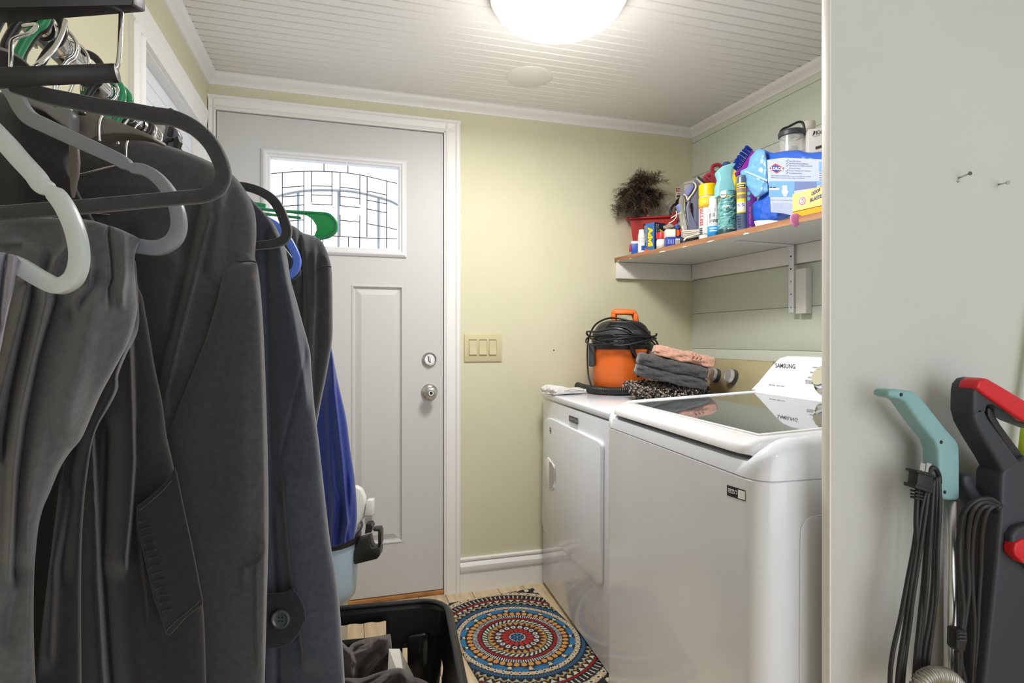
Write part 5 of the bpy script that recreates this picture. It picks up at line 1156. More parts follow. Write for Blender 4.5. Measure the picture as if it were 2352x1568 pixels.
for j in range(len(zl)-1):
    for k in range(M_):
        k2 = (k+1) % M_; mid = (grid[j][k]+grid[j+1][k2])/2
        if hole(mid, zl[j]+.001): continue
        f.append((vid(j, k), vid(j, k2), vid(j+1, k2), vid(j+1, k)))
f.append(tuple(vid(0, k) for k in range(M_))[::-1])
o = mk('basket_body', v, f, kb, bk, smooth=True)
sm_ = o.modifiers.new('thickness', 'SOLIDIFY'); sm_.thickness = .004; sm_.offset = 1
rimP = [perim(1.02, bz+.002, k) for k in range(0, M_, 2)]
o = mk('rim', *tube(rimP, .011, 10, True, flat=(UP, .6)), kb, bk, smooth=True)
mk('rim_lip', *tube([perim(1.055, bz-.010, k) for k in range(0, M_, 2)], .009, 8, True, flat=(ex+ey, .9)), kb, bk, smooth=True)
# back handle grip with finger waves
gp_ = [(bw*.56-.078+.0078*i, -.002, .2365-.006*abs(math.sin(i*.47))) for i in range(21)]
hb_ = []
for i in range(21): hb_.append(bp(gp_[i][0], .004, gp_[i][2]))
o = mk('handle_grip', *prism(hb_+[bp(bw*.56+.078, .004, .262), bp(bw*.56-.078, .004, .262)], -ey*.010), kb, bk)
o = mk('side_rib', *prism([bp(.055, .045, .03), bp(.055, .045, .19), bp(.065, .045, .20), bp(.115, .045, .195), bp(.12, .045, .185), bp(.12, .045, .03)], -ey*.012), kb, bk); bev(o, .004)
# clothes in the basket
lc = fabric('cloth_charcoal_brown', '5c5350', 420)
def heap(name, cx, cy, sx, sy, z0, hgt, m, seed, parent=None, amp=.42, freq=1.5, n=90):
    rs_ = np.random.RandomState(seed); X, Y = np.meshgrid(np.linspace(-1, 1, n), np.linspace(-1, 1, n)); R = np.hypot(X, Y); TH_ = np.arctan2(Y, X)
    Z = np.sqrt(np.clip(1-R**2, 0, 1))**.35; wv = np.zeros_like(X)
    for _ in range(7):
        a = rs_.uniform(0, 3.14); k_ = rs_.uniform(4, 9)*freq; ph_ = rs_.uniform(0, 6); q = X*math.cos(a)+Y*math.sin(a)+.25*np.sin(2.3*(X*math.sin(a)-Y*math.cos(a))+ph_)
        wv += (1-np.abs(np.sin(q*k_*.5+ph_)))**1.6*rs_.uniform(.3, 1)
    Z = z0+hgt*Z*(1-amp)+hgt*amp*wv/2.2*np.clip((1-R)*4, 0, 1)
    s = np.maximum(np.abs(X), np.abs(Y))/np.maximum(R, 1e-6); Xs, Ys = X, Y
    V = np.stack([p0.x+ex.x*(cx+sx*Xs)+ey.x*(cy+sy*Ys), p0.y+ex.y*(cx+sx*Xs)+ey.y*(cy+sy*Ys), Z], -1).reshape(-1, 3)
    keep = (R <= 1.0); f = []; 
    for j in range(n-1):
        for i in range(n-1):
            if keep[j:j+2, i:i+2].all(): f.append((j*n+i, j*n+i+1, (j+1)*n+i+1, (j+1)*n+i))
    used = sorted({i for q in f for i in q}); mp = {a: b for b, a in enumerate(used)}
    V2 = [V[i] for i in used]; nb = len(V2); V3 = [(x, y, z0-.01) for x, y, _ in V2]; F3 = [tuple(mp[i] for i in q) for q in f]
    from collections import Counter
    ec = Counter(); 
    for q in F3:
        for a, b in zip(q, q[1:]+q[:1]): ec[(min(a, b), max(a, b))] += 1
    F4 = F3+[tuple(nb+i for i in q[::-1]) for q in F3]+[(a, b, nb+b, nb+a) for (a, b), c_2 in ec.items() if c_2 == 1]
    return mk(name, V2+V3, F4, m, parent, smooth=True)
o = cloth('crumpled_clothes', [(750, 1466), (785, 1474), (800, 1486), (812, 1476), (846, 1464), (875, 1459), (897, 1455)], [(750, 1630), (820, 1630), (882, 1625)], [(750, 1466), (748, 1540), (750, 1630)], [(897, 1455), (900, 1496), (893, 1534), (882, 1625)], 1.73, lc, None,
    [([(868, 1468), (850, 1490), (822, 1500), (808, 1540)], .022, 16, 12), ([(890, 1462), (882, 1500), (850, 1530), (830, 1560)], .016, 16, 7), ([(860, 1490), (838, 1512), (818, 1530)], -.014, 8, 10), ([(800, 1490), (813, 1520), (812, 1545), (800, 1570)], .022, 22, 5), ([(840, 1478), (820, 1486), (812, 1500)], -.01, 6, 6), ([(874, 1520), (850, 1550), (835, 1590)], -.012, 8, 12)], .03, .04, 80, 90, .006, 3)
tag(o, 'crumpled charcoal brown garment bunched against the back of the laundry basket', 'clothes')
o = cloth('crumpled_clothes', [(760, 1556), (800, 1556), (832, 1556), (862, 1546), (893, 1537), (922, 1534), (940, 1550), (975, 1562), (1000, 1580)], [(760, 1700), (880, 1700), (985, 1700)], [(760, 1556), (758, 1630), (760, 1700)], [(1000, 1580), (1000, 1640), (985, 1700)], 1.57, fabric('cloth_dark_brown', '4b4443', 420), None,
    [([(905, 1538), (895, 1556), (870, 1575), (850, 1600)], .018, 12, 9), ([(925, 1540), (930, 1565), (945, 1590)], .014, 8, 12), ([(880, 1548), (860, 1560), (830, 1572)], -.012, 8, 8), ([(800, 1560), (830, 1580), (840, 1620)], .016, 16, 12), ([(950, 1560), (960, 1600)], -.01, 8, 8)], .04, .05, 90, 70, .005, 7)
tag(o, 'dark brown garment crumpled at the near side of the basket', 'clothes')
pa = mk('paper_sheet', *prism([W(893, 1490, 1.70), W(918, 1490, 1.71), W(950, 1552, 1.62), W(935, 1600, 1.62), W(890, 1560, 1.66)], (0, 0, .0008)), mat('paper', hexc('d9d5cc'), .6)); tag(pa, 'pale folded paper sheet poking up in the laundry basket', 'paper')
# ---------------------------------------------------------------- pail with raised white lid
pc = W(745, 780, 2.06); pc.z = 0
pg = mat('pail_grey_blue', hexc('a9bcc8'), .25, bump=0); pbk = mat('pail_black', (.02, .022, .02), .3)
pe = empty('waste_pail', pc, 'grey-blue waste pail with black rim and raised white lid by the door', 'pail')
lt('pedestal', [(.075, .0), (.08, .01), (.082, .19), (.085, .20)], pc, mat('pedestal_silver', hexc('c9ccce'), .3, .5), pe, 40)
lt('bucket', [(.07, .195), (.092, .20), (.108, .22), (.112, .25), (.120, .40), (.122, .43)], pc, pg, pe, 48)
lt('rim', [(.121, .41), (.127, .412), (.130, .43), (.128, .438), (.118, .438), (.118, .428)], pc, pbk, pe, 48)
ln = Vector((.0, 1, 0))
o = mk('bag_edge', *tube([pc+Vector((.13*math.cos(a), .13*math.sin(a), .44+.022*max(0, math.cos(a-.6)))) for a in [i*6.283/40 for i in range(40)]], .006, 8, True), mat('bag_black', (.03, .03, .035), .15, coat=.6), pe, smooth=True)
tq = 2.02
o = mk('hinge_bracket', *prism([W(x, y, tq) for x, y in ((814, 1262), (822, 1240), (848, 1233), (851, 1250), (855, 1259), (872, 1259), (873, 1262), (872, 1276), (866, 1284), (813, 1297))], FWD*.05), pbk, pe); bev(o, .004)
o = mk('hinge_loop', *prism([W(x, y, tq+.01) for x, y in ((856, 1215), (872, 1214), (875, 1222), (875, 1250), (872, 1260), (868, 1258), (868, 1220), (858, 1220))], FWD*.04), pbk, pe); bev(o, .002)
mk('hinge_post', *prism([W(x, y, tq+.02) for x, y in ((840, 1204), (851, 1203), (855, 1210), (853, 1222), (838, 1226))], FWD*.04), pbk, pe)
lw = mat('lid_ivory', hexc('e4e2dc'), .4)
o = mk('raised_lid', *prism([W(x, y, 2.1) for x, y in ((700, 1150), (740, 1122), (790, 1116), (818, 1117), (830, 1124), (838, 1142), (840, 1168), (834, 1192), (824, 1204), (818, 1226), (790, 1240), (700, 1240))], FWD*.03), lw, pe); bev(o, .008, 3)
o = mk('lid_tab', *prism([W(x, y, 2.09) for x, y in ((842, 1149), (856, 1149), (856, 1184), (837, 1184))], FWD*.035), lw, pe); bev(o, .002)
mk('tab_base', *prism([W(x, y, 2.095) for x, y in ((838, 1184), (855, 1184), (855, 1201), (838, 1203))], FWD*.03), mat('lid_shade', hexc('bdbbb6'), .5), pe)
# ---------------------------------------------------------------- tools at the partition
TY = .80
def tl_(x, y, d=0):                                     # point on an upright plane in front of the partition
    return onY(x, y, TY-d)
def tprism(name, pts, th_, m, par, b=0, d=0): 
    o = mk(name, *prism([tl_(x, y, d) for x, y in pts], (0, th_, 0)), m, par)
    if b: bev(o, b, 3, .9)
    return o
tealm = mat('teal_plastic', hexc('87b1b5'), .32, bump=.05, bscale=200)
q = tl_(2181, 1300); sv = empty('upright_steam_mop', (q.x, TY, 0), 'teal handled stick mop with silver tube leaning at the partition', 'stick mop')
hpts = [(2040, 903), (2044, 897), (2050, 894.5), (2066, 894), (2098, 898), (2111, 905), (2123, 919), (2150, 953), (2176, 986), (2196, 1008), (2202, 1016), (2205, 1028), (2206, 1060), (2206, 1147), (2199, 1150), (2176, 1149), (2158, 1140), (2157, 1080), (2156, 1035), (2149, 1015), (2135, 998), (2120, 980), (2091, 939), (2080, 924), (2069, 917), (2049, 914), (2042, 910)]
o = tprism('handle', hpts, .034, tealm, sv, .008)
for x, y in ((2070, 906), (2162, 1015), (2170, 1130)):
    q = tl_(x, y, .0005); sk_ = lt('screw_recess', [(0, .0006), (.0032, .0006), (.0034, 0)], q, ink, o, 16, (0, -1, 0)); 
o = tprism('hook_nub', [(2150, 1100), (2157, 1096), (2160, 1110), (2162, 1122), (2154, 1120), (2151, 1110)], .02, tealm, sv, .003, -.005); tprism('hook_nub', [(2149, 1124), (2158, 1122), (2159, 1134), (2151, 1131)], .02, tealm, sv, .002, -.005)
qa, qb = tl_(2183, 1148, -.017), tl_(2183, 1568, -.017)
mk('tube', *tube([Vector((qa.x, qa.y, qa.z)), Vector((qa.x, qa.y, .12))], .0112, 24), steel, sv, smooth=True)
o = mk('mop_head', *boxv(qa.x-.06, qa.x+.06, TY-.06, TY+.06, .0, .05), tealm, sv); bev(o, .015, 3)
o = mk('mop_joint', *boxv(qa.x-.02, qa.x+.02, TY-.005, TY+.04, .045, .14), tealm, sv); bev(o, .006)
cbk = mat('cord_black', (.018, .018, .02), .42)
def cordp(name, pts, r_, par, d=0.0): return tb(name, [tl_(x, y, dd_+d) for x, y, dd_ in pts], r_, cbk, par, 8, 6)
# hanging wound cord of the mop
for pts in ([(2128, 1105, -.01), (2112, 1160, 0), (2100, 1250, 0), (2085, 1330, .0), (2068, 1420, 0), (2050, 1500, 0), (2044, 1570, 0), (2050, 1640, 0)],
            [(2130, 1110, .0), (2116, 1170, .004), (2105, 1260, .004), (2092, 1340, .004), (2080, 1430, 0), (2066, 1520, 0), (2058, 1600, 0)],
            [(2134, 1105, .0), (2125, 1180, .008), (2112, 1270, .008), (2098, 1360, .006), (2088, 1440, .004), (2076, 1530, 0), (2070, 1620, 0)],
            [(2140, 1105, .0), (2132, 1180, .0), (2126, 1270, .0), (2121, 1340, .0), (2113, 1420, .0), (2103, 1520, 0), (2098, 1600, 0)],
            [(2144, 1100, .0), (2139, 1180, .006), (2133, 1260, .006), (2127, 1350, .006), (2117, 1440, .0), (2108, 1530, 0), (2104, 1600, 0)],
            [(2150, 1096, .0), (2150, 1180, .0), (2146, 1270, .0), (2143, 1350, .0), (2134, 1430, .0), (2122, 1500, 0), (2117, 1600, 0)],
            [(2155, 1092, .0), (2158, 1160, .004), (2153, 1260, .004), (2150, 1360, .004), (2140, 1450, .0), (2130, 1530, 0), (2126, 1620, 0)],
            [(2110, 1090, .0), (2106, 1150, .0), (2104, 1200, .004), (2106, 1260, .004), (2096, 1330, .004), (2092, 1400, .0), (2078, 1480, 0), (2062, 1570, 0), (2058, 1630, 0)]):
    cordp('cord', pts, .0042, sv)
cordp('cord_loop', [(2128, 1092, .0), (2140, 1075, .004), (2150, 1078, .004), (2156, 1092, .0), (2157, 1110, 0)], .0045, sv)
o = tprism('plug', [(2110, 1082), (2122, 1082), (2146, 1090), (2144, 1116), (2140, 1132), (2104, 1122), (2108, 1104)], .02, cbk, sv, .003, .012)
o = tprism('plug_flange', [(2107, 1081), (2112, 1080), (2148, 1091), (2146, 1096), (2108, 1086)], .024, cbk, sv, .0015, .014); tprism('plug_flange', [(2103, 1112), (2140, 1124), (2146, 1131), (2140, 1133), (2103, 1121)], .024, cbk, sv, .0015, .014)
for x in (2120, 2134): tprism('plug_prong', [(x, 1063), (x+6, 1065), (x+3, 1086), (x-3, 1085)], .004, chrome, sv, 0, .004)
for y in (1126, 1134, 1141): tprism('strain_relief', [(2105, y), (2122, y+4), (2121, y+9), (2103, y+5)], .012, cbk, sv, .001, .008)
# ribbed silver hose at the bottom
P = [tl_(x, y, .03) for x, y in ((2100, 1640), (2112, 1575), (2135, 1553), (2160, 1550), (2185, 1560), (2204, 1590), (2210, 1650))]
Hh = catmull(P, 30); tag(mk('ribbed_hose', *tube(Hh, lambda s: .0135+.0022*math.sin(s*len(Hh)*1.15), 16), mat('hose_silver', hexc('b5b3ac'), .3, .8), smooth=True), 'silver ribbed hose curling at the foot of the teal mop', 'hose')
# black and red upright cleaner
q = tl_(2330, 1300); vc = empty('upright_vacuum', (q.x, TY, 0), 'black upright cleaner with red grip and coiled cord at the right edge', 'vacuum cleaner')
vb = mat('vac_charcoal', hexc('33353d'), .45, bump=.1, bscale=500); vr = mat('grip_red', hexc('d0202c'), .35)
body = [(2303, 1092), (2309, 1080), (2330, 1060), (2380, 1050), (2440, 1060), (2450, 1700), (2250, 1700), (2262, 1568), (2280, 1400), (2291, 1290), (2300, 1180)]
o = tprism('body', body, .05, vb, vc, .007, .03)
o = tprism('arm', [(2236, 950), (2247, 932), (2262, 938), (2272, 960), (2290, 985), (2330, 1040), (2356, 1075), (2370, 1110), (2310, 1100), (2304, 1080), (2290, 1055), (2262, 1010), (2243, 975)], .045, vb, vc, .007, .028)
o = tprism('handle_loop', [(2237, 900), (2240, 883), (2250, 871), (2262, 868), (2272, 870), (2300, 886), (2400, 948), (2400, 990), (2352, 972), (2282, 930), (2272, 930), (2268, 936), (2266, 950), (2240, 955), (2236, 950)], .045, vb, vc, .006, .028)
o = tprism('inner_arm', [(2270, 935), (2278, 932), (2285, 936), (2288, 955), (2300, 975), (2370, 1070), (2370, 1110), (2330, 1050), (2280, 975), (2270, 955)], .03, black, vc, .004, .012)
o = tprism('red_grip', [(2245, 888), (2250, 875), (2262, 868.5), (2271, 869.5), (2300, 886), (2400, 946), (2400, 982), (2352, 968), (2300, 932), (2262, 906), (2246, 893)], .036, vr, vc, .010, .034)
o = tprism('hook', [(2216, 1097), (2219, 1090), (2228, 1088), (2236, 1092), (2240, 1102), (2244, 1118), (2260, 1142), (2284, 1160), (2298, 1170), (2298, 1210), (2284, 1212), (2250, 1176), (2232, 1150), (2220, 1128), (2216, 1112)], .028, vb, vc, .006, .0)
for k_, pts in enumerate(([(2300, 1172, .01), (2290, 1156, .03), (2270, 1145, .035), (2240, 1150, .03), (2212, 1180, .02), (2204, 1230, .01), (2203, 1290, .01), (2208, 1350, .01), (2212, 1400, .01), (2206, 1450, .01), (2198, 1500, .01), (2200, 1580, .01)],
            [(2302, 1175, .01), (2285, 1160, .03), (2258, 1152, .035), (2234, 1170, .03), (2224, 1210, .02), (2221, 1280, .01), (2224, 1350, .01), (2216, 1420, .01), (2206, 1490, .01), (2202, 1560, .01)],
            [(2298, 1166, .012), (2270, 1160, .034), (2248, 1172, .03), (2236, 1210, .02), (2231, 1270, .012), (2232, 1350, .01), (2237, 1440, .01), (2232, 1560, .01), (2230, 1640, .01)],
            [(2300, 1164, .014), (2284, 1160, .034), (2264, 1178, .03), (2254, 1230, .02), (2252, 1300, .012), (2247, 1380, .01), (2244, 1460, .01), (2236, 1560, .01), (2234, 1640, .01)],
            [(2302, 1160, .014), (2292, 1166, .03), (2280, 1200, -.01), (2276, 1280, -.01), (2272, 1380, -.01), (2262, 1440, -.01)],
            [(2204, 1480, .01), (2206, 1520, .01), (2214, 1560, .01), (2222, 1620, .01)])):
    cordp('cord', pts, .0052, vc)
o = tprism('cord_plug', [(2199, 1446), (2222, 1448), (2224, 1470), (2218, 1495), (2206, 1500), (2198, 1490)], .02, cbk, vc, .003, .022)
for y in (1452, 1460, 1468): tprism('strain_relief', [(2204, y), (2220, y+1), (2220, y+4), (2204, y+3)], .006, dgrey, vc, 0, .027)
o = tprism('trigger_bulge', [(2326, 1232), (2340, 1212), (2360, 1205), (2400, 1200), (2400, 1330), (2360, 1300), (2328, 1275)], .02, vb, vc, .006, .045)
o = tprism('red_panel', [(2330, 1262), (2334, 1248), (2352, 1238), (2400, 1235), (2400, 1310), (2352, 1294), (2333, 1276)], .02, vr, vc, .003, .05)
o = mk('foot', *boxv(tl_(2280, 1500).x, tl_(2450, 1500).x, TY-.16, TY+.04, .0, .11), vb, vc); bev(o, .03, 4)
# lime green pole behind
tag(mk('lime_handle', *tube([onY(2349, 1062, .845), onY(2360, 965, .845), onY(2400, 700, .845)], .010, 12), mat('lime_plastic', hexc('c3d82c'), .35), smooth=True), 'lime green tool handle behind the upright cleaner at the right edge', 'tool')
bpy.data.objects['lime_handle'].data.transform(Matrix.Identity(4))
# screws in the partition
for (bx, by), (hx_, hy_) in (((2199, 410), (2228, 398)), ((2291, 424), (2315, 419))):
    a = onY(bx, by, PY+.003); b = onY(hx_, hy_, PY-.024); s = empty('wall_screw', a, 'long steel screw sticking out of the grey partition, ' + ('left one of the two' if bx < 2250 else 'right one of the two'), 'screw')
    mk('shank', *tube([a, b], .0019, 10), steel, s, smooth=True); lt('head', [(.0019, -.003), (.0042, 0), (.004, .0012), (0, .0014)], b, mat('screw_dark', (.2, .2, .2), .3, .9), s, 16, b-a)
ptn = bpy.data.objects['wall_partition']
for dx, dz in ((0, 0), (.003, 0), (-.003, 0), (0, .004), (0, -.003)):
    q = onY(2200, 416, PY); mk('chip_mark', *prism([(q.x+dx-.0015, PY-.0004, q.z+dz-.0008), (q.x+dx+.0015, PY-.0004, q.z+dz-.0004), (q.x+dx+.001, PY-.0004, q.z+dz+.001)], (0, .0003, 0)), ink, ptn)
# ---------------------------------------------------------------- clothes rod and hangers
RX, RZ = -.307, CZ+.32
rod = tag(mk('clothes_rod', *tube([Vector((RX, .25, RZ)), Vector((RX+.03, 2.36, RZ))], .0135, 24), mat('rod_chrome', (.72, .72, .73), .08, 1), smooth=True), 'chrome closet rod running toward the door', 'clothes rod')
for y_ in (2.30,):
    tag(mk('rod_bracket', *tube(catmull([Vector((RX+.03, y_, RZ-.013)), Vector((RX+.03, y_, RZ+.02)), Vector((XL+.03, y_, RZ+.08)), Vector((XL, y_, RZ+.10))], 5), .007, 8), whitep_m, smooth=True), 'white bracket fixing the far end of the rod to the wall', 'bracket')
def rodp(y): return Vector((RX+.03*(y-.25)/2.11, y, RZ))
def hook_pts(y, r_=.021, drop=.075, tw=0, side=1):
    """question-mark hook: sits over the rod, loops on the right side, neck below"""
    c = rodp(y); P = []
    for a in (200, 160, 120, 90, 60, 30, 0, -30, -55): 
        t_ = math.radians(a); P.append(c+Vector((side*r_*math.cos(t_), 0, r_*math.sin(t_)+.0)))
    P += [c+Vector((side*.006, 0, -r_*1.35)), c+Vector((0, 0, -.045)), c+Vector((0, 0, -drop))]
    R_ = Matrix.Rotation(tw, 3, 'Z'); return [c+R_ @ (p-c) for p in P]
hblack = mat('hanger_black', (.02, .02, .022), .3); hgreen = mat('hanger_green', hexc('2f8f5f'), .3); hblue = mat('hanger_blue', hexc('5f7fe0'), .35)
hcols = dict(black=(hblack, 'black plastic'), green=(hgreen, 'green plastic'), chrome=(chrome, 'chrome wire'), white=(mat('hanger_white', hexc('d8d4cc'), .35), 'white plastic'), velvet=(blackv, 'black velvet'))
def hanger(y, colr, hw=.165, tw=0, rad=None, label=None, bar=True, hook=None, dz=0):
    m, nm = hcols[colr]; hm = hook or m; hr = rad or (.0016 if colr == 'chrome' else .0042)
    e = empty('clothes_hanger', rodp(y), label, 'hanger', 'hangers crowded on the chrome closet rod')
    tb('hook', hook_pts(y, .0175+hr if hr > .003 else .019, .075 if bar else .052, tw), hr if hm is not chrome else .0018, hm, e, 8, 5)
    c = rodp(y)-UP*.072; R_ = Matrix.Rotation(tw, 3, 'Z'); kz = hw/.165; sh_ = [(-hw, -.075*kz), (-hw*.8, -.052*kz), (-hw*.4, -.022*kz), (0, 0), (hw*.4, -.022*kz), (hw*.8, -.052*kz), (hw, -.075*kz), (hw*1.03, -.09*kz), (hw*.95, -.1*kz)]
    P = [c+R_ @ Vector((a, 0, b)) for a, b in sh_]
    if bar: P += [c+R_ @ Vector((0, 0, -.104*kz)), c+R_ @ Vector((-hw*.95, 0, -.1*kz)), c+R_ @ Vector((-hw*1.03, 0, -.09*kz))]
    if not bar: return e
    tb('shoulder_bar', P, .0016 if colr == 'chrome' else .0042, m, e, 8, 4, closed=bar); return e
lst = [(.60, 'black', .2), (.625, 'velvet', .1), (.645, 'black', .25), (.665, 'green', .2), (.70, 'black', .1), (.74, 'chrome', .2), (.765, 'chrome', .35), (.80, 'black', -.1),
       (.86, 'green', .1), (.885, 'green', .15), (.91, 'chrome', .2), (.94, 'chrome', .1), (.97, 'black', .2), (1.03, 'chrome', 0), (1.08, 'white', .1), (1.13, 'black', .1), (1.2, 'chrome', .1), (1.27, 'white', 0), (1.33, 'black', .05), (1.40, 'green', .1), (1.47, 'green', 0), (1.56, 'chrome', .1), (1.66, 'black', 0)]
cnt = {}
tot = {}
for y, c0, tw in lst: tot[c0] = tot.get(c0, 0)+1
ords = ['nearest', 'second', 'third', 'fourth', 'fifth', 'sixth', 'seventh', 'eighth', 'ninth', 'tenth']
for y, c0, tw in lst:
    k_ = cnt.get(c0, 0); cnt[c0] = k_+1
    hanger(y, c0, .115 if y > .93 else .03, tw, bar=y > .93, label='%s clothes hanger on the rod, %s of its colour from the camera' % (hcols[c0][1], ords[k_]))
# ---------------------------------------------------------------- garments
f1 = fabric('trouser_grey', '58585b'); f2 = fabric('jacket_black', '2a2a2d'); f3 = fabric('jacket_warm_charcoal', '454547'); f4 = fabric('coat_navy_grey', '3d414c', 350, .35); f5 = fabric('blazer_charcoal', '393a3e', 300); f6 = fabric('satin_blue', '2e3d84', 600, .1); f6.node_tree.nodes['Principled BSDF'].inputs['Roughness'].default_value = .38
f7 = fabric('cloth_lavender_grey', '7a7785')
# blue dress
e = empty('blue_satin_garment', W(780, 1250, 1.72), 'royal blue satin garment with gathered hem hanging behind the coats', 'garment')
cloth('skirt', [(690, 640), (730, 640), (757, 775)], [(735, 1262), (765, 1256), (790, 1248), (814, 1236)], [(690, 640), (700, 900), (728, 1100), (735, 1262)], [(757, 775), (775, 870), (795, 960), (805, 1035), (816, 1110), (820, 1185), (814, 1236)], 1.72, f6, e,
      [([(762, 800), (768, 900), (785, 1050), (797, 1200), (790, 1235)], .022, 14, 4), ([(752, 900), (762, 1080), (768, 1180)], .010, 8, 8), ([(768, 1165), (764, 1240)], .016, 6, 9), ([(806, 1130), (800, 1220)], .010, 8, 6), ([(782, 1190), (776, 1240)], -.010, 4, 4)], .035, .02, 70, 120)
# blazer D
e = empty('charcoal_blazer', W(720, 983, 1.36), 'charcoal blazer with a seamed shoulder, hanging farthest along the rod', 'blazer')
cloth('blazer_body', [(560, 545), (620, 520), (668, 517), (695, 534), (717, 541), (738, 553), (750, 575)], [(560, 1100), (640, 1150), (726, 985)], [(560, 545), (555, 800), (560, 1100)], [(750, 575), (756, 592), (761, 615), (763, 650), (764, 720), (763, 780), (752, 849), (737, 925), (726, 985)], 1.36, f5, e,
      [([(697, 560), (700, 640), (705, 720), (702, 800)], .014, 5, 12), ([(722, 600), (722, 700), (715, 860)], .010, 14, 5), ([(680, 560), (690, 640)], .012, 8, 4)], .03, .03, 90, 110)
tb('sleeve_seam', [W(x, y, 1.327) for x, y in ((729, 622), (738, 614), (750, 611), (761, 613))], .0014, f2, e, 6)
tag_h = ribbon('green_hanger_arm', [(578, 467), (592, 469), (609, 472)], 9, 1.52, hgreen, None, .008)
e = empty('green_hanger', W(700, 500, 1.5), 'bright green plastic hanger with a broad rounded tip in front of the door glass', 'hanger'); tag_h.name = 'upper_rail'; tag_h.parent = e; tag_h.location -= wloc(e)
pprism('gusset', [(654, 482), (704, 486), (750, 490), (761, 497), (770, 508), (772, 521), (766, 534), (733, 549), (721, 542), (727, 528), (726, 517), (717, 503), (704, 494), (654, 487)], 1.5, .006, mat('green_translucent', hexc('2ba05c'), .3), e, .0015)
ribbon('edge_rail', [(560, 473), (610, 480), (654, 484), (704, 487), (748, 490), (762, 498), (771, 512), (769, 530), (752, 543), (722, 549)], 6, 1.497, hgreen, e, .012); ribbon('lower_rail', [(600, 490), (640, 494), (690, 500)], 6, 1.5, hgreen, e, .008)
e = empty('blue_hanger', W(680, 590, 1.2), 'bright blue plastic hanger tip between the coats', 'hanger')
ribbon('shoulder_bar', [(600, 500), (632, 517), (655, 543), (672, 572), (681, 600), (674, 622), (655, 635), (630, 640)], 18, 1.2, hblue, e, .009)
e = empty('grey_hanger', W(665, 630, 1.24), 'dark grey plastic hanger tip just behind the blue one', 'hanger')
ribbon('shoulder_bar', [(640, 560), (670, 600), (684, 622), (676, 636), (655, 645)], 12, 1.235, dgrey, e, .008)
# navy grey coat C
e = empty('navy_grey_coat', W(690, 1568, .97), 'navy grey wool coat with a dark button flap', 'coat')
cloth('coat_body', [(440, 425), (520, 420), (562, 440), (583, 469)], [(440, 1700), (600, 1700), (795, 1700)], [(440, 425), (430, 1000), (440, 1700)], [(583, 469), (607, 490), (630, 514), (652, 561), (660, 590), (667, 639), (680, 686), (696, 745), (712, 805), (716, 860), (722, 930), (733, 1020), (745, 1128), (758, 1240), (770, 1310), (778, 1370), (786, 1470), (792, 1570), (795, 1700)], .985, f4, e,
      [([(640, 560), (672, 720), (700, 900)], .012, 30, 10), ([(612, 560), (618, 900), (625, 1100)], -.012, 12, 14), ([(700, 820), (665, 960), (640, 1060)], -.0035, 3, 6), ([(655, 1130), (670, 1300), (700, 1500)], .012, 5, 60), ([(630, 1200), (640, 1400), (640, 1560)], -.02, 14, 14)], .035, .03, 120, 200)
cloth('lapel_edge', [(666, 1180), (668, 1180)], [(676, 1480), (760, 1560)], [(666, 1180), (640, 1340), (676, 1480)], [(668, 1180), (720, 1340), (760, 1560)], .928, f4, e, [], .004, .003, 16, 40) if False else None
o = pprism('button_flap', [(600, 1366), (650, 1362), (672, 1352), (690, 1378), (699, 1402), (701, 1425), (688, 1452), (668, 1478), (640, 1488), (600, 1494)], .928, .005, fabric('flap_black', '2b2c31', 350, .3), e, .002)
bt = mat('button_grey', hexc('4e5458'), .2, coat=.6); C = W(645, 1421, .922)
bq_ = lt('button', [(0, .0012), (.0085, .0012), (.0105, .002), (.0125, .0035), (.0148, .0028), (.0152, 0)], C, bt, e, 36, -FWD)
for dx, dz in ((-.0028, .003), (.0028, .003), (-.0028, -.003), (.0028, -.003)): lt('button_hole', [(0, .0016), (.0016, .0016), (.0016, .001)], C+RGT*dx+UP*dz, ink, bq_, 10, -FWD)
# small black hanger
e = empty('velvet_hanger', W(640, 500, 1.06), 'small black flocked hanger tip sticking out beside the coats', 'hanger')
ribbon('shoulder_bar', [(545, 425), (565, 428), (595, 438), (622, 455), (640, 480), (652, 510), (657, 532), (650, 549), (630, 558), (600, 562), (560, 566)], lambda s: 17+5*math.sin(s*3.1), .90, blackv, e, .008)
# warm charcoal jacket B
e = empty('charcoal_jacket', W(400, 1568, .78), 'large warm charcoal jacket with a long smooth sleeve', 'jacket')
cloth('jacket_body', [(60, 360), (150, 325), (210, 313), (300, 316), (380, 333), (445, 355), (500, 380), (530, 397), (552, 420)], [(60, 1720), (300, 1720), (604, 1720)], [(60, 360), (50, 1000), (60, 1720)], [(552, 420), (572, 452), (586, 490), (589, 540), (586, 590), (592, 612), (600, 680), (607, 800), (614, 1000), (617, 1200), (613, 1380), (608, 1568), (604, 1720)], .855, f3, e,
      [([(505, 420), (500, 520), (488, 600)], .010, 22, 16), ([(480, 500), (450, 620), (415, 760), (380, 900)], .015, 12, 7), ([(455, 480), (420, 640), (392, 760), (360, 880)], -.012, 14, 14), ([(350, 560), (400, 600), (440, 640)], .008, 50, 30), ([(300, 560), (330, 700), (370, 900)], -.02, 30, 30)], .045, .03, 150, 220)
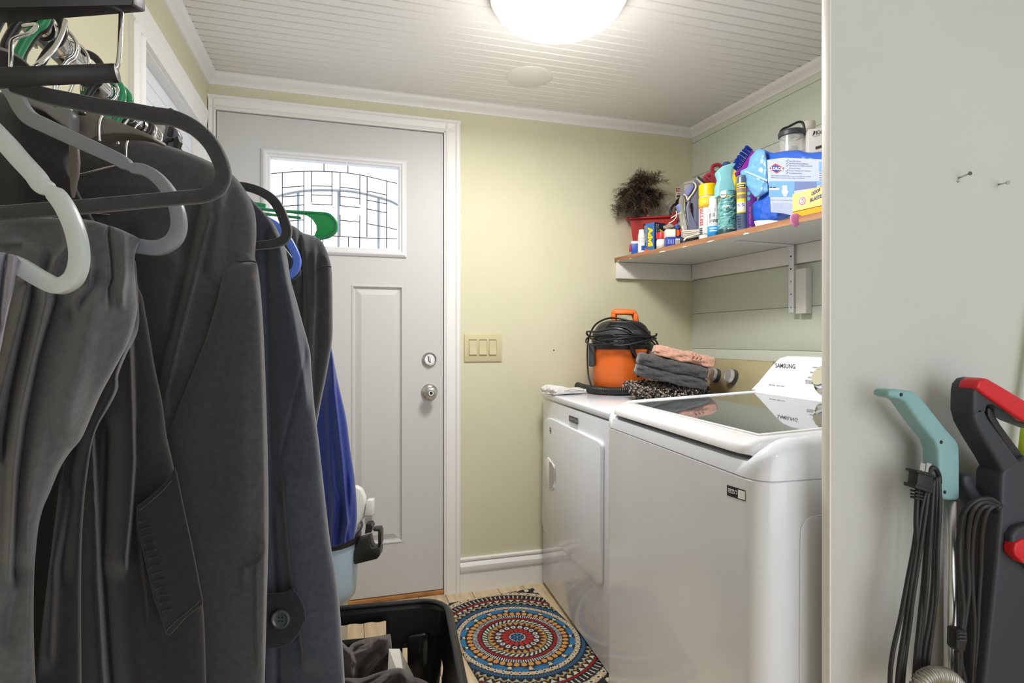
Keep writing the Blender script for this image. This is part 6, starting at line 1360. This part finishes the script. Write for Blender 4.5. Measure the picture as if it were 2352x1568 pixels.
cloth('sleeve', [(512, 610), (550, 603), (590, 602)], [(440, 1720), (520, 1720), (604, 1720)], [(512, 610), (500, 680), (470, 780), (430, 880), (398, 960), (384, 1010), (392, 1150), (420, 1400), (440, 1720)], [(590, 602), (599, 680), (607, 800), (614, 1000), (617, 1200), (613, 1380), (608, 1568), (604, 1720)], .82, f3, e,
      [([(570, 650), (560, 900), (560, 1200)], .008, 60, 30), ([(612, 1268), (590, 1292), (560, 1306)], .004, 6, 10), ([(588, 1330), (590, 1500)], .003, 3, 8), ([(598, 700), (606, 1100), (606, 1500)], .006, 20, 6)], .03, .012, 90, 180)
tb('shoulder_seam', [W(x, y, .802) for x, y in ((541, 598), (556, 600), (573, 599), (590, 602))], .0012, f2, e, 6)
# black jacket A
e = empty('black_jacket', W(250, 1568, .68), 'black jacket with a stitched pocket flap hanging under the grey hanger', 'jacket')
cloth('jacket_body', [(-80, 230), (20, 210), (80, 235), (140, 275), (170, 330)], [(-80, 1720), (200, 1720), (482, 1720)], [(-80, 230), (-90, 900), (-80, 1720)], [(170, 330), (172, 420), (250, 560), (318, 660), (335, 723), (354, 835), (372, 920), (383, 1000), (398, 1068), (430, 1234), (465, 1384), (474, 1568), (482, 1720)], .74, f2, e,
      [([(205, 880), (209, 1000), (215, 1150), (222, 1300), (236, 1568)], .030, 60, 6), ([(296, 760), (302, 950), (304, 1060), (297, 1170), (285, 1280)], .028, 50, 7), ([(250, 1000), (240, 1300), (262, 1600)], -.02, 16, 20), ([(322, 1000), (316, 1150), (345, 1400)], .006, 8, 60), ([(310, 1300), (300, 1450), (320, 1600)], .01, 40, 40), ([(40, 260), (60, 480)], .008, 50, 50)], .03, .02, 170, 220)
o = pprism('pocket_flap', [(313, 1162), (340, 1142), (370, 1116), (391, 1092), (400, 1073), (406, 1100), (420, 1170), (440, 1260), (463, 1380), (464, 1390), (425, 1420), (389, 1460), (381, 1458), (372, 1430), (352, 1376), (332, 1290), (312, 1200)], .683, .004, f2, e, .0015)
tb('flap_stitching', [W(x, y, .6815) for x, y in ((320, 1172), (345, 1152), (372, 1128), (394, 1104))], .0006, f3, o, 5); tb('flap_stitching', [W(x, y, .6815) for x, y in ((384, 1446), (400, 1430), (430, 1405), (458, 1380))], .0006, f3, o, 5)
for i in range(13): x = 318+i*4.6; y = 1200+i*17; tb('pucker', [W(x, y, .6815), W(x+10, y-4, .680), W(x+22, y-6, .6815)], .0010, f2, o, 5)
# dangling lining strip and collar
e3 = pprism('lapel_strip', [(156, 330), (174, 325), (178, 370), (176, 400), (172, 416), (164, 455), (160, 440), (158, 400)], .655, .006, mat('lining_taupe', hexc('6a625c'), .6), None, .002); tag(e3, 'narrow taupe hanging strap between the black jacket and the hangers', 'strap')
# taupe wide-shouldered hanger
e = empty('wide_hanger', W(240, 280, .74), 'taupe wide-shouldered plastic suit hanger above the charcoal jacket', 'hanger')
tpm = mat('hanger_taupe', hexc('77726c'), .55, bump=.2, bscale=300)
pprism('shoulder_wing', [(120, 262), (162, 257), (166, 249), (183, 246), (208, 257), (242, 268), (293, 287), (329, 302), (352, 313), (350, 321), (324, 311), (293, 306), (263, 305), (232, 308), (200, 320), (165, 332), (120, 310)], .735, .03, tpm, e, .006)
tb('wing_edge', [W(x, y, .733) for x, y in ((162, 257), (158, 285), (162, 320), (175, 332))], .003, tpm, e, 8)
e = empty('grey_wing_hanger', W(100, 250, .72), 'grey plastic hanger wing tucked behind the black flocked hanger', 'hanger'); pprism('shoulder_wing', [(30, 205), (80, 215), (130, 232), (160, 255), (160, 300), (130, 280), (90, 250), (50, 235)], .71, .02, mat('hanger_midgrey', hexc('84858a'), .4), e, .005)
# clip hanger glimpsed under the arm
e = empty('clip_hanger', W(370, 310, .95), 'black skirt hanger with clear clip seen through the loop of the flocked hanger', 'hanger')
gm = mat('hanger_slate', hexc('6a6c78'), .35)
o = pprism('clip_plate', [(332, 285), (352, 280), (372, 284), (405, 296), (412, 312), (400, 345), (390, 356), (330, 340), (300, 330), (320, 310)], .95, .012, gm, e, .002)
o = pprism('clear_clip', [(362, 283), (374, 286), (372, 300), (366, 318), (350, 308), (352, 294)], .935, .008, cpk, e, .001)
for pts in ([(340, 285), (346, 283), (343, 296), (334, 304), (328, 300)], [(388, 290), (396, 290), (392, 312), (384, 311)], [(380, 318), (396, 316), (394, 322), (384, 324), (376, 340), (370, 338)], [(400, 318), (408, 312), (412, 325), (404, 348), (396, 344)]): pprism('rib', pts, .945, .01, hblack, e)
pprism('arm', [(195, 258), (250, 262), (300, 272), (345, 280), (345, 290), (300, 286), (240, 276), (195, 268)], .96, .01, gm, e, .002)
# big black flocked hanger
e = empty('flocked_hanger', W(250, 400, .56), 'large black flocked hanger nearest the camera with rounded end', 'hanger')
hp3 = [(20, 190), (60, 203), (100, 216), (150, 226), (220, 240), (290, 250), (335, 258), (352, 262), (372, 264), (405, 272), (445, 293), (478, 325), (500, 365), (508, 395), (502, 420), (485, 438), (455, 448), (400, 453), (300, 462), (200, 471), (100, 479), (-30, 490)]
ribbon('shoulder_bar', hp3, lambda s: 36 if s < .3 else (35+3*math.sin(s*6)), .56, blackv, e, .009, .003, 5)
pprism('notch_lip', [(344, 244), (352, 242), (362, 248), (374, 250), (390, 246), (398, 250), (395, 262), (345, 262)], .5605, .007, blackv, e, .002)
# grey hanger with trousers
g2 = mat('hanger_grey', hexc('8a8d95'), .3)
e = empty('grey_hanger', W(250, 400, .63), 'smooth grey plastic hanger carrying folded grey trousers', 'hanger')
ribbon('shoulder_bar', [(5, 190), (25, 215), (42, 245), (62, 268), (100, 287), (160, 315), (215, 340), (262, 362), (282, 374), (300, 384), (325, 388), (350, 402), (375, 428), (395, 462), (404, 495), (404, 525), (392, 550), (370, 564), (345, 568), (300, 562), (220, 552)], lambda s: 31+4*math.sin(s*9)-9*math.exp(-((s-.435)/.018)**2), .625, g2, e, .010, .003, 5)
e = empty('grey_trousers', W(150, 1000, .6), 'grey trousers folded over the grey hanger bar, falling in long folds', 'trousers')
cloth('trouser_leg', [(-80, 500), (0, 494), (60, 494), (130, 500), (180, 502), (215, 507), (245, 516), (268, 523), (300, 537), (324, 550)], [(-80, 1720), (0, 1720), (92, 1720)], [(-80, 500), (-90, 1000), (-80, 1720)], [(324, 550), (312, 575), (309, 610), (313, 670), (315, 715), (300, 775), (278, 820), (255, 862), (232, 905), (210, 955), (188, 1005), (160, 1040), (138, 1075), (115, 1130), (98, 1170), (86, 1228), (78, 1344), (79, 1502), (92, 1720)], .60, f1, e,
      [([(250, 545), (256, 600), (258, 640), (250, 662)], -.016, 5, 6), ([(285, 560), (288, 620), (280, 670)], .010, 10, 8), 
       ([(190, 555), (205, 610), (200, 660), (175, 690)], .014, 14, 8), ([(200, 660), (185, 690), (165, 715)], -.012, 16, 20), ([(150, 520), (160, 560), (130, 600), (110, 640)], .010, 12, 6),
       ([(130, 690), (90, 820), (60, 980), (45, 1100), (30, 1300)], -.030, 9, 14), ([(105, 690), (75, 820), (45, 950), (30, 1080), (24, 1300)], .018, 9, 9), ([(75, 680), (50, 780), (25, 900), (8, 1010)], -.025, 7, 8), ([(60, 660), (30, 780), (0, 900), (-20, 1000)], .014, 12, 10),
       ([(215, 700), (180, 850), (130, 1000), (90, 1120), (60, 1260)], .020, 45, 35), ([(120, 1000), (90, 1140), (50, 1300), (20, 1450)], -.010, 20, 30), ([(110, 620), (90, 640), (60, 650)], -.012, 12, 12), ([(-10, 540), (30, 560), (80, 560)], .01, 40, 40)], .03, .02, 170, 260)
cloth('rear_leg', [(200, 560), (260, 560), (312, 600)], [(60, 1720), (120, 1720), (190, 1720)], [(200, 560), (150, 1000), (60, 1720)], [(312, 600), (318, 690), (317, 758), (290, 815), (272, 862), (271, 893), (250, 935), (222, 985), (206, 1050), (190, 1200), (186, 1400), (190, 1720)], .65, f2, e,
      [([(300, 770), (268, 850), (262, 900), (215, 1000)], .010, 18, 8), ([(200, 900), (160, 1100), (140, 1300)], -.015, 30, 20), ([(150, 1150), (120, 1300), (110, 1500)], .014, 26, 16)], .02, .01, 80, 160)
# light hanger
g1 = mat('hanger_silver', hexc('bcc2c1'), .3)
e = empty('silver_hanger', W(120, 500, .45), 'pale silver plastic hanger at the left edge with bent lower corner', 'hanger')
ribbon('shoulder_bar', [(-60, 262), (0, 322), (35, 362), (70, 400), (84, 420), (100, 432), (118, 444), (140, 475), (160, 520), (171, 565), (171, 605), (160, 636), (140, 652), (118, 655), (85, 640), (38, 612), (10, 600)], lambda s: 39-3*math.sin(s*3)-11*math.exp(-((s-.335)/.02)**2), .445, g1, e, .009, .003, 5)
e = empty('lavender_trousers', W(0, 900, .43), 'lavender grey trousers edge over the silver hanger bar at the far left', 'trousers')
cloth('trouser_fold', [(-90, 575), (-10, 578), (20, 582), (38, 588), (48, 602)], [(-120, 1300), (-60, 1300), (-40, 1300)], [(-90, 575), (-110, 900), (-120, 1300)], [(48, 602), (38, 625), (32, 660), (20, 710), (6, 780), (-12, 900), (-40, 1300)], .44, f7, e, [([(14, 590), (6, 640), (-2, 720)], -.012, 4, 5), ([(30, 600), (24, 640), (12, 710)], .006, 8, 6), ([(44, 604), (36, 630), (26, 690)], -.006, 6, 4)], .012, .01, 60, 80)
# black trouser hanger with wooden bar, wire and foam tube
e = empty('trouser_hanger', W(200, 20, .43), 'black wooden trouser hanger with chrome wires and a black tube bar', 'hanger')
bwd = mat('wood_black', (.02, .02, .022), .4, bump=.2, bscale=60)
A_ = [W(-80, -70, .40), W(-80, 60, .40), W(300, 30, .44), W(300, -50, .44)]
e1v = [W(-90, 64, .385), W(-90, -80, .385), W(304, -70, .425), W(304, 13, .425)]; 
v = [W(-90, 20, .385), W(-90, -90, .385), W(305, -90, .425), W(305, 12, .425)]; v2 = [W(-90, 62, .41), W(-90, -90, .41), W(335, -90, .445), W(335, 28, .445)]
o = mk('wooden_bar', v+v2, [(0, 1, 2, 3), (7, 6, 5, 4), (0, 3, 7, 4), (1, 0, 4, 5), (3, 2, 6, 7), (2, 1, 5, 6)], bwd, e); bev(o, .0015)
o = mk('tube_bar', *tube([W(-90, 181, .40), W(258, 168, .43)], .0066, 16), mat('foam_black', (.025, .025, .028), .6, bump=.2, bscale=200), e, smooth=True)
lt('tube_end', [(.0066, 0), (.0069, .001), (.0066, .004), (0, .0045)], W(256, 168, .43), hblack, e, 16, W(262, 168, .431)-W(250, 168, .43))
tb('wire', [W(279, 18, .437), W(277, 60, .436), (W(275, 110, .434)), W(271, 148, .432), W(266, 157, .431), W(256, 160, .43)], .0017, chrome, e, 10)
tb('wire', [W(52, 60, .46), W(84, 57, .46), W(70, 75, .455), W(48, 83, .45), W(32, 90, .447), W(26, 100, .446), W(25, 122, .445), W(24, 160, .445)], .0016, chrome, e, 10)
tb('wire', [W(150, 48, .5), W(143, 75, .49), W(128, 105, .48), (W(108, 128, .47)), W(85, 150, .46), W(60, 172, .46)], .0020, chrome, e, 10)
o = cloth('coat_collar', [(-80, 130), (-20, 112), (5, 110), (40, 126), (65, 148), (92, 180)], [(-80, 205), (0, 204), (104, 196)], [(-80, 130), (-85, 170), (-80, 205)], [(92, 178), (100, 186), (104, 196)], .50, f2, None, [([(20, 220), (40, 300)], .01, 30, 30)], .03, .02, 50, 50); tag(o, 'dark rounded collar of a garment at the upper left edge', 'collar')
o = bpy.data.objects['blue_satin_garment']; tb('strap', [W(700, 660, 1.70), W(690, 620, 1.69), rodp(1.6)+UP*.016], .004, f6, o, 6)
def add_hook(nm, y, m, r_, tw):
    o = bpy.data.objects[nm]; tb('hook', hook_pts(y, .0175+r_, .068, tw), r_, m, o, 10, 6)
add_hook('flocked_hanger', .67, hblack, .0042, .2); add_hook('wide_hanger', .85, chrome, .0019, .1); add_hook('velvet_hanger', 1.0, chrome, .0018, .1); add_hook('green_hanger', 1.50, hgreen, .004, 0)
add_hook('blue_hanger', 1.16, hblue, .004, .1); add_hook('grey_hanger', 1.22, dgrey, .004, .1); add_hook('grey_hanger.001', .735, chrome, .0019, .15)

o = mk('side_panel', *prism([onS(x, y, -.0005) for x, y in ((1836, 1240), (1838, 1212), (1846, 1194), (1860, 1184), (1886, 1180), (1930, 1176), (1930, 1620), (1834, 1620))], wd_*.004), white_m, ws); bev(o, .0035, 3)
